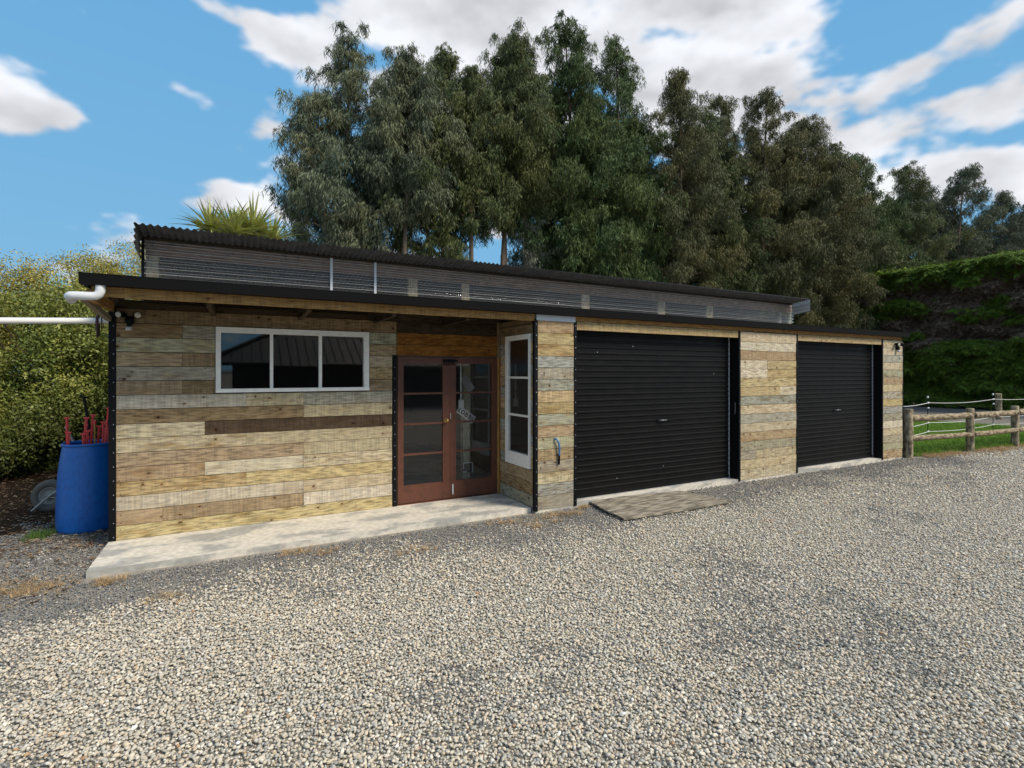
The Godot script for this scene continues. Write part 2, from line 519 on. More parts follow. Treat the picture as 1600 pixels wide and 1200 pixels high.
func build_shed() -> void:
	var shed := thing("shed", "long low shed clad in weathered planks with two black roller doors and red french doors", "shed")
	var lw := part("wall", shed)
	lw.set_meta("label", "set back wall of mixed weathered planks round the three pane window")
	var z := -WD
	var e := 2.868
	# rows from the slab up: where the planks butt, and their tones
	row_of(lw, 0.0, z, [0, e], ["yellow"])
	row_of(lw, RH, z, [0, 0.40, 1.80, e], ["tan", "tan", "white"])
	row_of(lw, RH * 2, z, [0, 1.80, e], ["white", "pale"])
	row_of(lw, RH * 3, z, [0, 1.19, e], ["honey", "yellow"])
	row_of(lw, RH * 4, z, [0, 0.785, 1.80, e], ["tan", "white", "pale"])
	row_of(lw, RH * 5, z, [0, 1.80, e], ["tan", "pale"])
	row_of(lw, RH * 6, z, [0, 1.19, e], ["pale", "pale"])
	row_of(lw, RH * 7, z, [0, 0.785, e], ["pale", "dark"])
	row_of(lw, RH * 8, z, [0, 1.80, e], ["brown", "pale"])
	row_of(lw, RH * 9, z, [0, 1.19, 1.80, e], ["white", "pale", "grey"])
	row_of(lw, RH * 10, z, [0, 0.577, 0.884], ["tan", "brown"])
	row_of(lw, RH * 11, z, [0, 0.884], ["grey"])
	row_of(lw, RH * 12, z, [0, 0.577, 0.884], ["tan", "brown"])
	row_of(lw, RH * 13, z, [0, 0.884], ["green"])
	row_of(lw, RH * 14, z, [0, 0.577, 0.884], ["brown", "grey"])
	var t := ["tan", "honey", "pale", "grey"]
	for i in 3: row_of(lw, RH * (10 + i), z, [2.575, e], [t[i]])
	row_of(lw, RH * 13, z, [2.575, 2.925], ["tan"])
	row_of(lw, RH * 14, z, [2.575, 2.925], ["green"])
	row_of(lw, RH * 15, z, [0, 1.45, 2.925], ["brown", "brown"])
	row_of(lw, RH * 16, z, [0, 2.925], ["umber"], 0.07)
	var spots := []
	for r in 16:
		for x in [0.03, 0.577, 0.80, 1.19, 1.79, 1.815, 2.40, e - 0.03]:
			for yy in [0.03, 0.12]:
				var y: float = r * RH + yy
				if rng.randf() < 0.28 or (y > 1.5 and y < 2.26 and x > 0.86 and x < 2.6): continue
				spots.append(Vector3(x + rng.randf_range(-0.012, 0.012), y + rng.randf_range(-0.012, 0.012), z + 0.001))
	heads("nail_heads", spots, FZ, 0.0045, mats["nail"], lw)
	strip(shed, "corner_strip", Vector3(-0.062, -0.03, z - 0.06), Vector3(-0.002, 2.42, z + 0.008), FZ, 0.145, 0.012)
	strip(shed, "corner_strip", Vector3(2.872, -0.005, z - 0.03), Vector3(2.925, 1.965, z + 0.010), FZ)
	# wall over the doors
	var ow := part("wall", shed)
	for i in 2: plank(ow, Vector3(2.93, 1.962 + i * 0.148, z), RX, 1.45, 0.147, FZ, "orange")
	plank(ow, Vector3(2.93, 2.258, z), RX, 1.45, 0.15, FZ, "umber")
	plank(ow, Vector3(2.93, 2.408, z), RX, 1.45, 0.10, FZ, "umber")
	plank(ow, Vector3(4.385, 1.95, z + 0.008), Vector3.UP, 0.50, 0.05, FZ, "brown", 0.03, "plank", RX)
	for i in 2: plank(ow, Vector3(4.405 + i * 0.034, 0.0, z - 0.02 + i * 0.012), Vector3.UP, 1.95, 0.032, FZ, ["rafter", "orange"][i], 0.05, "jamb", RX)
	st_box("door_sill", Vector3(2.93, -0.05, z - 0.10), Vector3(4.44, 0.006, z - 0.005), "red_paint", shed)
	window(shed)
	french_doors(shed)
	alcove_side(shed)
	# piers between the doors
	var piers := [
		[4.482, 5.040, ["grey", "slate", "pale", "grey", "tan", "green", "tan", "green", "honey", "honey", "slate", "grey", "slate", "honey", "yellow", "tan"]],
		[8.342, 9.815, ["pale", "pale", "pale", "grey", "tan", "pale", "slate", "pale", "slate", "pale", "yellow", "honey", "yellow", "tan", "white", "pale"]],
		[12.66, 13.43, ["tan", "green", "grey", "pale", "white", "grey", "slate", "yellow", "grey", "pale", "tan", "green", "pale", "slate", "white", "pale"]]]
	var pn := 0
	for p in piers:
		var w := part("wall", shed)
		spots = []
		for r in 16:
			var cuts := [p[0], p[1]]
			var tones := [p[2][r]]
			if pn == 1 and (r == 11 or r == 12):
				cuts = [p[0], 9.03, p[1]]
				tones = ["white", "yellow"]
			elif pn == 1 and r == 9:
				cuts = [p[0], 9.37, p[1]]
				tones = ["yellow", "white"]
			elif pn == 1 and r == 2:
				cuts = [p[0], 8.72, p[1]]
				tones = ["grey", "pale"]
			row_of(w, r * RH - (0.03 if r == 0 else 0.0), 0.0, cuts, tones, RH + (0.03 if r == 0 else 0.0) if r < 15 else 0.163)
			for x in [p[0] + 0.04, (p[0] + p[1]) * 0.5, p[1] - 0.04]:
				for yy in [0.035, 0.115]:
					if rng.randf() < 0.5: spots.append(Vector3(x + rng.randf_range(-0.01, 0.01), r * RH + yy, 0.001))
		heads("nail_heads", spots, FZ, 0.0045, mats["nail"], w)
		st_box("pier_core", Vector3(p[0] - 0.03, -0.1, -0.16), Vector3(p[1], 2.41, -0.022), "inside", shed)
		pn += 1
	strip(shed, "corner_strip", Vector3(4.432, -0.035, -0.045), Vector3(4.480, 2.42, 0.008), FZ)
	strip(shed, "corner_strip", Vector3(5.043, -0.035, -0.15), Vector3(5.085, 2.42, 0.008), FZ)
	strip(shed, "corner_strip", Vector3(8.300, -0.035, -0.15), Vector3(8.338, 2.42, 0.008), FZ, 0.3)
	strip(shed, "corner_strip", Vector3(9.818, -0.035, -0.15), Vector3(9.856, 2.42, 0.008), FZ, 0.3)
	strip(shed, "corner_strip", Vector3(12.620, -0.035, -0.15), Vector3(12.657, 2.42, 0.008), FZ, 0.3)
	strip(shed, "corner_strip", Vector3(13.432, -0.035, -0.06), Vector3(13.452, 2.42, 0.006), FZ, 0.3)
	st_box("flashing", Vector3(4.46, 2.405, -0.03), Vector3(5.06, 2.478, 0.012), "zinc", shed)
	# beams and lintels under the gutter
	plank(shed, Vector3(-0.01, 2.392, 0.0), RX, 4.445, 0.092, FZ, "rafter", 0.045, "beam")
	plank(shed, Vector3(5.087, 2.305, -0.002), RX, 3.21, 0.116, FZ, "honey", 0.045, "lintel")
	plank(shed, Vector3(9.858, 2.305, -0.002), RX, 2.76, 0.116, FZ, "honey", 0.045, "lintel")
	plank(shed, Vector3(5.062, 2.423, -0.010), RX, 8.37, 0.075, FZ, "rafter", 0.045, "beam")
	roller_door(shed, 5.087, 8.298, "black roller door behind the plywood sheet", 0.16)
	roller_door(shed, 9.858, 12.618, "black roller door beside the rail fence", 0.16)
	shed_roof(shed)
	shed_inside(shed)

func st_box(called: String, a: Vector3, b: Vector3, m: String, parent: Node) -> MeshInstance3D:
	var st := new_st()
	box(st, a, b)
	return commit(called, st, mats[m], parent)

func window(shed: Node) -> void:
	var w := part("window", shed)
	w.set_meta("label", "white framed window of three panes in the set back wall")
	var z := -WD + 0.022
	var x0 := 0.889
	var x1 := 2.569
	var y0 := 1.512
	var y1 := 2.245
	var fr := new_st()
	var t := 0.05
	var zb := -WD - 0.06
	box(fr, Vector3(x0, y1 - 0.062, zb), Vector3(x1, y1, z))
	box(fr, Vector3(x0, y0, zb), Vector3(x1, y0 + 0.042, z + 0.012))
	box(fr, Vector3(x0, y0 + 0.042, zb), Vector3(x0 + t, y1 - 0.062, z - 0.002))
	box(fr, Vector3(x1 - 0.062, y0 + 0.042, zb), Vector3(x1, y1 - 0.062, z - 0.002))
	commit("frame", fr, mats["white_paint"], w)
	for x in [1.452, 1.989]: st_box("mullion", Vector3(x - 0.017, y0 + 0.042, zb + 0.01), Vector3(x + 0.017, y1 - 0.062, z - 0.006), "white_paint", w)
	var xs := [x0 + t, 1.435, 1.469, 1.972, 2.006, x1 - 0.062]
	for i in 3:
		var st := new_st()
		# old glass, each pane set a little out of true
		var tip := [0.002, -0.0015, 0.001][i] as float
		box(st, Vector3(xs[i * 2], y0 + 0.042, -WD - 0.030), Vector3(xs[i * 2 + 1], y1 - 0.062, -WD - 0.026))
		var o := commit("pane", st, mats["glass"], w)
		o.rotation.x = tip

func french_doors(shed: Node) -> void:
	var z := -WD - 0.035
	var y1 := 1.945
	for i in 2:
		var a: float = [2.950, 3.684][i]
		var b: float = [3.680, 4.402][i]
		var d := part("door", shed)
		d.set_meta("label", ["red brown french door with the brass knob", "red brown french door with the white pull bolt"][i])
		var zz: float = z - [0.0, 0.004][i]
		var ls: float = [0.078, 0.085][i]
		var rs: float = [0.105, 0.078][i]
		var st := new_st()
		box(st, Vector3(a, 0.012, zz - 0.04), Vector3(a + ls, y1, zz))
		box(st, Vector3(b - rs, 0.012, zz - 0.04), Vector3(b, y1, zz))
		box(st, Vector3(a + ls, 0.012, zz - 0.038), Vector3(b - rs, 0.245, zz - 0.002))
		box(st, Vector3(a + ls, y1 - 0.085, zz - 0.038), Vector3(b - rs, y1, zz - 0.002))
		commit("frame", st, mats["red_paint"], d)
		var gy := (y1 - 0.085 - 0.245) / 4.0
		for k in range(1, 4):
			st_box("muntin", Vector3(a + ls, 0.245 + gy * k - 0.013, zz - 0.032), Vector3(b - rs, 0.245 + gy * k + 0.013, zz - 0.006), "red_paint", d)
		for k in 4:
			st_box("pane", Vector3(a + ls, 0.245 + gy * k + (0.013 if k else 0.0), zz - 0.022), Vector3(b - rs, 0.245 + gy * (k + 1) - (0.013 if k < 3 else 0.0), zz - 0.019), "door_glass", d)
		if i == 0:
			var kn := new_st()
			lathe(kn, [Vector2(0, 0.066), Vector2(0.014, 0.064), Vector2(0.025, 0.054), Vector2(0.027, 0.044), Vector2(0.02, 0.032), Vector2(0.011, 0.024), Vector2(0.011, 0.008), Vector2(0.031, 0.006), Vector2(0.033, 0.0)], 20, Transform3D(Basis(Vector3.RIGHT, PI / 2), Vector3(3.622, 1.08, zz)))
			commit("knob", kn, mats["brass"], d)
			var sh := new_st()
			box(sh, Vector3(3.575, 1.885, zz), Vector3(3.78, 1.915, zz + 0.03))
			for k in 9: bar(sh, Vector3(3.58 + k * 0.018, 1.92, zz + 0.018), Vector3(3.583 + k * 0.018 + rng.randf_range(-0.01, 0.01), 1.925 - rng.randf_range(0.06, 0.10), zz + 0.03), 0.008, 0.006, Vector3.RIGHT)
			commit("latch", sh, mats["strip"], d)
		else:
			st_box("bolt", Vector3(3.708, 0.06, zz), Vector3(3.728, 0.20, zz + 0.014), "zinc", d)
			st_box("lock_plate", Vector3(3.686, 1.10, zz), Vector3(3.692, 1.18, zz + 0.004), "zinc", d)

func alcove_side(shed: Node) -> void:
	var w := part("wall", shed)
	w.set_meta("label", "plank return wall of the doorway recess with a tall white window")
	var x := 4.44
	var n := Vector3.LEFT
	var ax := Vector3(0, 0, 1)
	var z0 := -WD + 0.0
	var rows := ["grey", "brown", "tan"]
	for i in 3: plank(w, Vector3(x, i * 0.16, z0), ax, WD - 0.05, 0.16, n, rows[i])
	plank(w, Vector3(x, 2.245, z0), ax, WD - 0.05, 0.20, n, "brown")
	var y := 0.485
	var tn := ["honey", "pale", "slate", "brown", "tan", "slate", "honey", "tan", "slate", "brown", "honey", "slate", "tan"]
	var k := 0
	while y < 2.24:
		var h := minf(0.15, 2.245 - y)
		plank(w, Vector3(x, y, -0.105), ax, 0.06, h, n, tn[k % 13])
		plank(w, Vector3(x, y, z0), ax, 0.19, h, n, tn[(k + 5) % 13])
		y += h
		k += 1
	var v := part("window", shed)
	v.set_meta("label", "tall white window of three panes beside the french doors")
	var a := -0.775
	var b := -0.108
	var fr := new_st()
	box(fr, Vector3(x - 0.025, 0.49, a), Vector3(x + 0.03, 2.24, a + 0.055))
	box(fr, Vector3(x - 0.022, 0.49, b - 0.03), Vector3(x + 0.03, 2.24, b))
	box(fr, Vector3(x - 0.024, 2.175, a + 0.055), Vector3(x + 0.03, 2.24, b - 0.03))
	box(fr, Vector3(x - 0.024, 0.49, a + 0.055), Vector3(x + 0.03, 0.66, b - 0.03))
	commit("frame", fr, mats["white_paint"], v)
	for i in range(1, 3):
		var yy := 0.66 + (2.175 - 0.66) * i / 3.0
		st_box("muntin", Vector3(x - 0.018, yy - 0.014, a + 0.055), Vector3(x + 0.02, yy + 0.014, b - 0.03), "white_paint", v)
	for i in 3:
		st_box("pane", Vector3(x - 0.002, 0.66 + 0.505 * i + (0.014 if i else 0.0), a + 0.055), Vector3(x + 0.002, 0.66 + 0.505 * (i + 1) - (0.014 if i < 2 else 0.0), b - 0.03), "side_glass", v)

func roller_door(shed: Node, x0: float, x1: float, label: String, depth: float) -> void:
	var d := part("roller_door", shed)
	d.set_meta("label", label)
	var st := new_st()
	# ribbed curtain: broad flats with a raised rib between them
	st.set_smooth_group(-1)
	var y := 0.055
	var pitch := 0.082
	var z := -depth
	while y < 2.34:
		var pr := [[0.0, 0.0], [0.050, 0.0], [0.058, 0.011], [0.073, 0.011], [0.082, 0.0]]
		for i in 4:
			quad(st, Vector3(x0 + 0.015, y + pr[i][0], z + pr[i][1]), Vector3(x1 - 0.05, y + pr[i][0], z + pr[i][1]), Vector3(x1 - 0.05, y + pr[i + 1][0], z + pr[i + 1][1]), Vector3(x0 + 0.015, y + pr[i + 1][0], z + pr[i + 1][1]), FZ + Vector3.UP * 0.01)
		y += pitch
	commit("curtain", st, mats["roller"], d)
	st_box("bottom_rail", Vector3(x0 + 0.012, 0.012, z - 0.02), Vector3(x1 - 0.048, 0.06, z + 0.014), "roller", d)
	st_box("weather_strip", Vector3(x0 + 0.012, 0.002, z - 0.014), Vector3(x1 - 0.048, 0.012, z + 0.010), "zinc", d)
	st_box("guide", Vector3(x1 - 0.046, 0.0, z - 0.02), Vector3(x1 - 0.034, 2.32, z + 0.016), "zinc", d)
	st_box("guide", Vector3(x0, 0.0, z - 0.02), Vector3(x0 + 0.010, 2.32, z + 0.016), "roller", d)
	var mid := (x0 + x1) * 0.5 + 0.13
	var h := new_st()
	box(h, Vector3(mid - 0.17, 1.00, z + 0.011), Vector3(mid + 0.17, 1.045, z + 0.017))
	commit("handle_plate", h, mats["roller"], d)
	var g := new_st()
	tube(g, [Vector3(mid - 0.12, 1.022, z + 0.017), Vector3(mid - 0.12, 1.022, z + 0.05), Vector3(mid + 0.0, 1.022, z + 0.052), Vector3(mid + 0.0, 1.022, z + 0.017)], [0.007], 8)
	commit("handle", g, mats["screw"], d)
	if x0 < 7.0:
		var s := []
		for p in [[5.55, 2.02], [6.2, 2.12], [6.7, 2.0], [6.88, 2.0], [7.9, 1.72], [6.8, 0.32], [5.9, 0.22]]: s.append(Vector3(p[0], p[1], z + 0.002))
		heads("bolt_heads", s, FZ, 0.009, mats["screw"], d)
		var c := new_st()
		tube(c, [Vector3(8.292, 1.25, -0.06), Vector3(8.286, 1.15, -0.055), Vector3(8.292, 1.06, -0.065)], [0.004], 6)
		commit("pull_cord", c, mats["screw"], d)

func shed_roof(shed: Node) -> void:
	# lower roof, from the gutter back to the foot of the clerestory
	var st := new_st()
	corrugated(st, Vector3(-0.07, 2.555, -0.02), Vector3(0, 0.21, -2.40), Vector3(13.56, 0, 0), Vector3.UP, 0.076, 0.0085)
	commit("lower_roof", st, mats["roof"], shed)
	for i in 4:
		var pz := -0.10 - i * 0.62
		plank(shed, Vector3(0.0, 2.455 + i * 0.054, pz), RX, 4.44, 0.07, FZ, "umber", 0.045, "purlin")
	for i in 6:
		var rx := -0.055 + i * 0.893
		plank(shed, Vector3(rx + 0.045, 2.36, -0.05), Vector3(0, 0.0, -1).normalized(), 0.92, 0.10, RX, "rafter" if i == 0 else "umber", 0.045, "rafter")
	# gutter: a square trough, closed at the ends
	var g := new_st()
	g.set_smooth_group(-1)
	var gy := 2.578
	var pr := [Vector2(0.0, gy), Vector2(0.0, 2.482), Vector2(0.090, 2.482), Vector2(0.104, gy - 0.012), Vector2(0.108, gy), Vector2(0.098, gy), Vector2(0.094, gy - 0.012), Vector2(0.084, 2.49), Vector2(0.006, 2.49), Vector2(0.006, gy)]
	for i in pr.size() - 1:
		var a := Vector3(-0.075, pr[i].y, pr[i].x + 0.004)
		var b := Vector3(-0.075, pr[i + 1].y, pr[i + 1].x + 0.004)
		var w := Vector3(13.585, 0, 0)
		var dir := (b - a).normalized()
		quad(g, a, b, b + w, a + w, Vector3(0, dir.z, -dir.y) * -1.0)
	for x in [-0.075, 13.51]:
		quad(g, Vector3(x, gy, 0.006), Vector3(x, 2.484, 0.006), Vector3(x, 2.484, 0.092), Vector3(x, gy, 0.110), Vector3(x - 5, 0, 0))
	commit("gutter", g, mats["gutter"], shed)
	st_box("roof_edge", Vector3(-0.095, 2.50, -2.45), Vector3(-0.073, 2.60, 0.0), "gutter", shed)
	# downpipe outlet: down out of the gutter, round an elbow and out past the corner
	var p := new_st()
	tube(p, [Vector3(0.062, 2.485, 0.052), Vector3(0.062, 2.435, 0.052), Vector3(0.052, 2.408, 0.052), Vector3(0.030, 2.392, 0.052), Vector3(0.0, 2.387, 0.052), Vector3(-0.12, 2.384, 0.050), Vector3(-0.142, 2.382, 0.042), Vector3(-0.152, 2.38, 0.022), Vector3(-0.155, 2.37, -0.02), Vector3(-0.155, 2.36, -0.07)], [0.036], 18)
	commit("downpipe", p, mats["pvc"], shed)
	var br := new_st()
	bar(br, Vector3(-0.088, 2.395, -0.06), Vector3(-0.055, 2.285, -0.94), 0.045, 0.05)
	commit("brace", br, mat("old_timber", Color(0.20, 0.165, 0.12), 0.9), shed)
	# clerestory: frame, clear ribbed sheet, joiner strips
	var z := -2.40
	var cl := part("clerestory", shed)
	plank(cl, Vector3(0.06, 3.25, z - 0.04), RX, 4.7, 0.20, FZ, Color(0.36, 0.21, 0.13), 0.045, "top_plate")
	plank(cl, Vector3(4.77, 3.25, z - 0.04), RX, 4.7, 0.20, FZ, Color(0.36, 0.21, 0.13), 0.045, "top_plate")
	plank(cl, Vector3(9.48, 3.25, z - 0.04), RX, 3.95, 0.20, FZ, Color(0.36, 0.21, 0.13), 0.045, "top_plate")
	for s in [[0.06, 0.14], [3.528, 0.155], [4.455, 0.14], [6.95, 0.18], [8.92, 0.2], [10.38, 0.2], [12.92, 0.10], [13.30, 0.12]]:
		plank(cl, Vector3(s[0], 2.74, z - 0.045), Vector3.UP, 0.505, s[1], FZ, "pale" if s[0] > 1.0 and s[0] < 12.0 else "grey", 0.05, "stud", RX)
	var pc := new_st()
	corrugated(pc, Vector3(0.05, 2.76, z), Vector3(13.37, 0, 0), Vector3(0, 0.70, 0), FZ, 0.076, 0.017, 12)
	corrugated(pc, Vector3(0.05, 2.76, z - 0.004), Vector3(13.37, 0, 0), Vector3(0, 0.70, 0), FZ, 0.076, 0.017, 12)
	var rb := new_st()  # glints along the crests and troughs, imitated by thin pale beads
	for i in 18:
		var ry := 2.76 + 0.076 * (0.5 * i + 0.25)
		var rz: float = z + (0.017 if i % 2 == 0 else -0.021)
		tube(rb, [Vector3(0.05, ry, rz), Vector3(4.5, ry, rz), Vector3(8.9, ry, rz), Vector3(13.42, ry, rz)], [0.0052 if i % 2 == 0 else 0.0036], 6, false)
	commit("rib_glints", rb, mats["rib_glint"], cl)
	commit("clear_sheet", pc, mats["polycarbonate"], cl)
	for x in [2.318, 2.965]: st_box("joiner", Vector3(x, 2.76, z + 0.019), Vector3(x + 0.036, 3.458, z + 0.026), "pvc", cl)
	st_box("end_post", Vector3(0.020, 2.72, z - 0.05), Vector3(0.046, 3.47, z + 0.012), "strip", cl)
	# upper roof: ribs run front to back, so that the front edge is a wave
	var u := new_st()
	corrugated(u, Vector3(0.0, 3.532, -1.95), Vector3(0, -0.64, -5.05), Vector3(13.36, 0, 0), Vector3.UP, 0.076, 0.0115, 10)
	commit("upper_roof", u, mats["roof"], shed)
	plank(shed, Vector3(0.03, 3.44, -2.36), RX, 13.3, 0.03, FZ, "umber", 0.06, "fascia")
	# ribbed cheeks under the ends of the overhang
	for i in 2:
		var c := new_st()
		var x: float = [0.012, 13.40][i]
		c.set_smooth_group(0)
		for k in 40:
			var t0 := k / 40.0
			var t1 := (k + 1) / 40.0
			var a0 := sin(TAU * t0 * 3.7) * 0.011
			var a1 := sin(TAU * t1 * 3.7) * 0.011
			var f0 := Vector3(x + a0, lerpf(3.245, 3.526, t0), -1.955)
			var f1 := Vector3(x + a1, lerpf(3.245, 3.526, t1), -1.955)
			var b0 := Vector3(x + a0, lerpf(3.19, 3.47, t0), -2.40)
			var b1 := Vector3(x + a1, lerpf(3.19, 3.47, t1), -2.40)
			quad(c, f0, f1, b1, b0, Vector3([-1, 1][i], 0, 0))
		commit("cheek", c, mats["roof"] if i == 0 else mats["zinc"], shed)

func shed_inside(shed: Node) -> void:
	var s := part("carcass", shed)
	# outer walls, lined, and the floor
	st_box("side_wall", Vector3(-0.05, -0.1, -7.0), Vector3(0.0, 2.55, -WD - 0.065), "lining", s)
	st_box("side_wall", Vector3(0.02, 2.5, -7.0), Vector3(0.05, 3.2, -2.46), "lining", s)
	st_box("side_wall", Vector3(13.38, -0.1, -7.0), Vector3(13.43, 3.2, -2.46), "lining", s)
	st_box("side_wall", Vector3(13.38, -0.1, -2.45), Vector3(13.43, 2.5, -0.17), "lining", s)
	st_box("back_wall", Vector3(-0.05, -0.1, -7.05), Vector3(13.43, 2.95, -7.0), "lining", s)
	st_box("added_partition", Vector3(5.0, 0.0, -6.99), Vector3(5.04, 2.5, -0.17), "lining", s)  # inner wall added to keep the inside dark
	st_box("lining", Vector3(0.0, 0.0, -WD - 0.075), Vector3(0.885, 2.5, -WD - 0.062), "lining", s)
	st_box("lining", Vector3(0.885, 0.0, -WD - 0.075), Vector3(2.572, 1.51, -WD - 0.062), "lining", s)
	st_box("lining", Vector3(0.885, 2.25, -WD - 0.075), Vector3(2.572, 2.5, -WD - 0.062), "lining", s)
	st_box("lining", Vector3(2.572, 0.0, -WD - 0.078), Vector3(2.945, 2.5, -WD - 0.045), "lining", s)
	st_box("lining", Vector3(2.945, 1.95, -WD - 0.080), Vector3(4.46, 2.5, -WD - 0.025), "lining", s)
	st_box("ceiling", Vector3(0.0, 2.53, -6.99), Vector3(13.38, 2.56, -2.52), "lining", s)
	st_box("floor", Vector3(0.0, -0.10, -7.0), Vector3(13.42, -0.002, -WD - 0.04), "concrete", s)
	st_box("floor", Vector3(4.45, -0.10, -WD - 0.038), Vector3(13.42, -0.002, -0.005), "concrete", s)
	var po := plank(s, Vector3(4.17, 0.0, -1.72), Vector3.UP, 2.4, 0.13, FZ, "green", 0.1, "post", RX)
	po.name = "post"

# ---------------------------------------------------------------- ground
func lin(c: Color) -> Color: return c

func scatter(called: String, mesh: Mesh, m: Material, xs: Array, cs: Array, parent: Node) -> MultiMeshInstance3D:
	var mm := MultiMesh.new()
	mm.transform_format = MultiMesh.TRANSFORM_3D
	mm.use_colors = true
	mm.mesh = mesh
	mm.instance_count = xs.size()
	for i in xs.size():
		mm.set_instance_transform(i, xs[i])
		mm.set_instance_color(i, cs[i])
	var o := MultiMeshInstance3D.new()
	o.multimesh = mm
	o.material_override = m
	o.name = numbered(called) if parent == self else called
	parent.add_child(o, true)
	return o

func tinted(key: String, rough := 0.8, spec := 0.4, back := 0.0) -> StandardMaterial3D:
	if mats.has(key): return mats[key]
	var m := StandardMaterial3D.new()
	m.vertex_color_use_as_albedo = true
	m.roughness = rough
	m.metallic_specular = spec
	m.cull_mode = BaseMaterial3D.CULL_DISABLED
	if back > 0.0:
		m.backlight_enabled = true
		m.backlight = Color(back, back, back * 0.6)
	mats[key] = m
	return m

func pebble(seed_: int, flat: float) -> ArrayMesh:
	var r := RandomNumberGenerator.new()
	r.seed = seed_
	var vs := [Vector3.UP, Vector3.DOWN, Vector3.LEFT, Vector3.RIGHT, Vector3.FORWARD, Vector3.BACK]
	var fs := [[0, 2, 4], [0, 4, 3], [0, 3, 5], [0, 5, 2], [1, 4, 2], [1, 3, 4], [1, 5, 3], [1, 2, 5]]
	var key := {}
	var pos := func(a: Vector3) -> Vector3:
		var k := a.snapped(Vector3.ONE * 0.01)
		if not key.has(k):
			var q := a.normalized() * r.randf_range(0.78, 1.12)
			key[k] = Vector3(q.x, q.y * flat, q.z * 0.8)
		return key[k]
	var st := new_st()
	st.set_smooth_group(0)
	for f in fs:
		var a: Vector3 = vs[f[0]]
		var b: Vector3 = vs[f[1]]
		var c: Vector3 = vs[f[2]]
		var ab := ((a + b) * 0.5).normalized()
		var bc := ((b + c) * 0.5).normalized()
		var ca := ((c + a) * 0.5).normalized()
		for t in [[a, ab, ca], [ab, b, bc], [ca, bc, c], [ab, bc, ca]]:
			tri(st, pos.call(t[0]), pos.call(t[1]), pos.call(t[2]), t[0] + t[1] + t[2])
	st.generate_normals()
	return st.commit()

func sheet(called: String, pts: Array, y: float, m: Material) -> MeshInstance3D:
	var poly := PackedVector2Array()
	for p in pts: poly.append(p)
	var idx := Geometry2D.triangulate_polygon(poly)
	var st := new_st()
	st.set_smooth_group(-1)
	for i in range(0, idx.size(), 3):
		var v := []
		for k in 3: v.append(Vector3(poly[idx[i + k]].x, y, poly[idx[i + k]].y))
		tri(st, v[0], v[1], v[2], Vector3.UP)
	var o := commit(called, st, m, self)
	o.set_meta("kind", "structure")
	return o

func earth(key: String, cols: Array, offs: Array, scale_: float, rough := 0.95, freq := 0.03, s := 2) -> StandardMaterial3D:
	var m := StandardMaterial3D.new()
	m.albedo_texture = noise_tex(freq, 1024, cols, offs, s, 5)
	m.roughness = rough
	m.metallic_specular = 0.2
	m.uv1_triplanar = true
	m.uv1_world_triplanar = true
	m.uv1_scale = Vector3.ONE * scale_
	m.cull_mode = BaseMaterial3D.CULL_DISABLED
	mats[key] = m
	return m

var patch := FastNoiseLite.new()

# share of fine dark chip at a place in the yard: thick along the foot of the shed, patchy elsewhere
func chip_share(x: float, z: float) -> float:
	var n := patch.get_noise_2d(x * 0.45, z * 0.45)
	var n2 := patch.get_noise_2d(x * 2.0 + 40.0, z * 2.0)
	var near := smoothstep(1.35, 0.35, z + n * 0.7 + n2 * 0.25) if x < 14.5 else 0.0
	var left := smoothstep(0.2, -1.3, x + n * 0.8) * smoothstep(3.6, 1.6, z)
	var worn := smoothstep(0.14, 0.5, n + n2 * 0.3) * 0.5
	return clampf(maxf(maxf(near, left * 0.85), worn), 0.0, 1.0)

func on_yard(x: float, z: float) -> bool:
	if x > -0.075 and x < 4.47 and z < -0.06: return false
	if x > -0.07 and x < 13.46 and z < 0.012: return false
	var e := patch.get_noise_2d(x * 1.7, z * 1.7) * 0.35
	if x > 13.4 and z < 0.12 + (x - 13.4) * 0.085 + e: return false
	if z < -2.2 + e * 3.0: return false
	return true

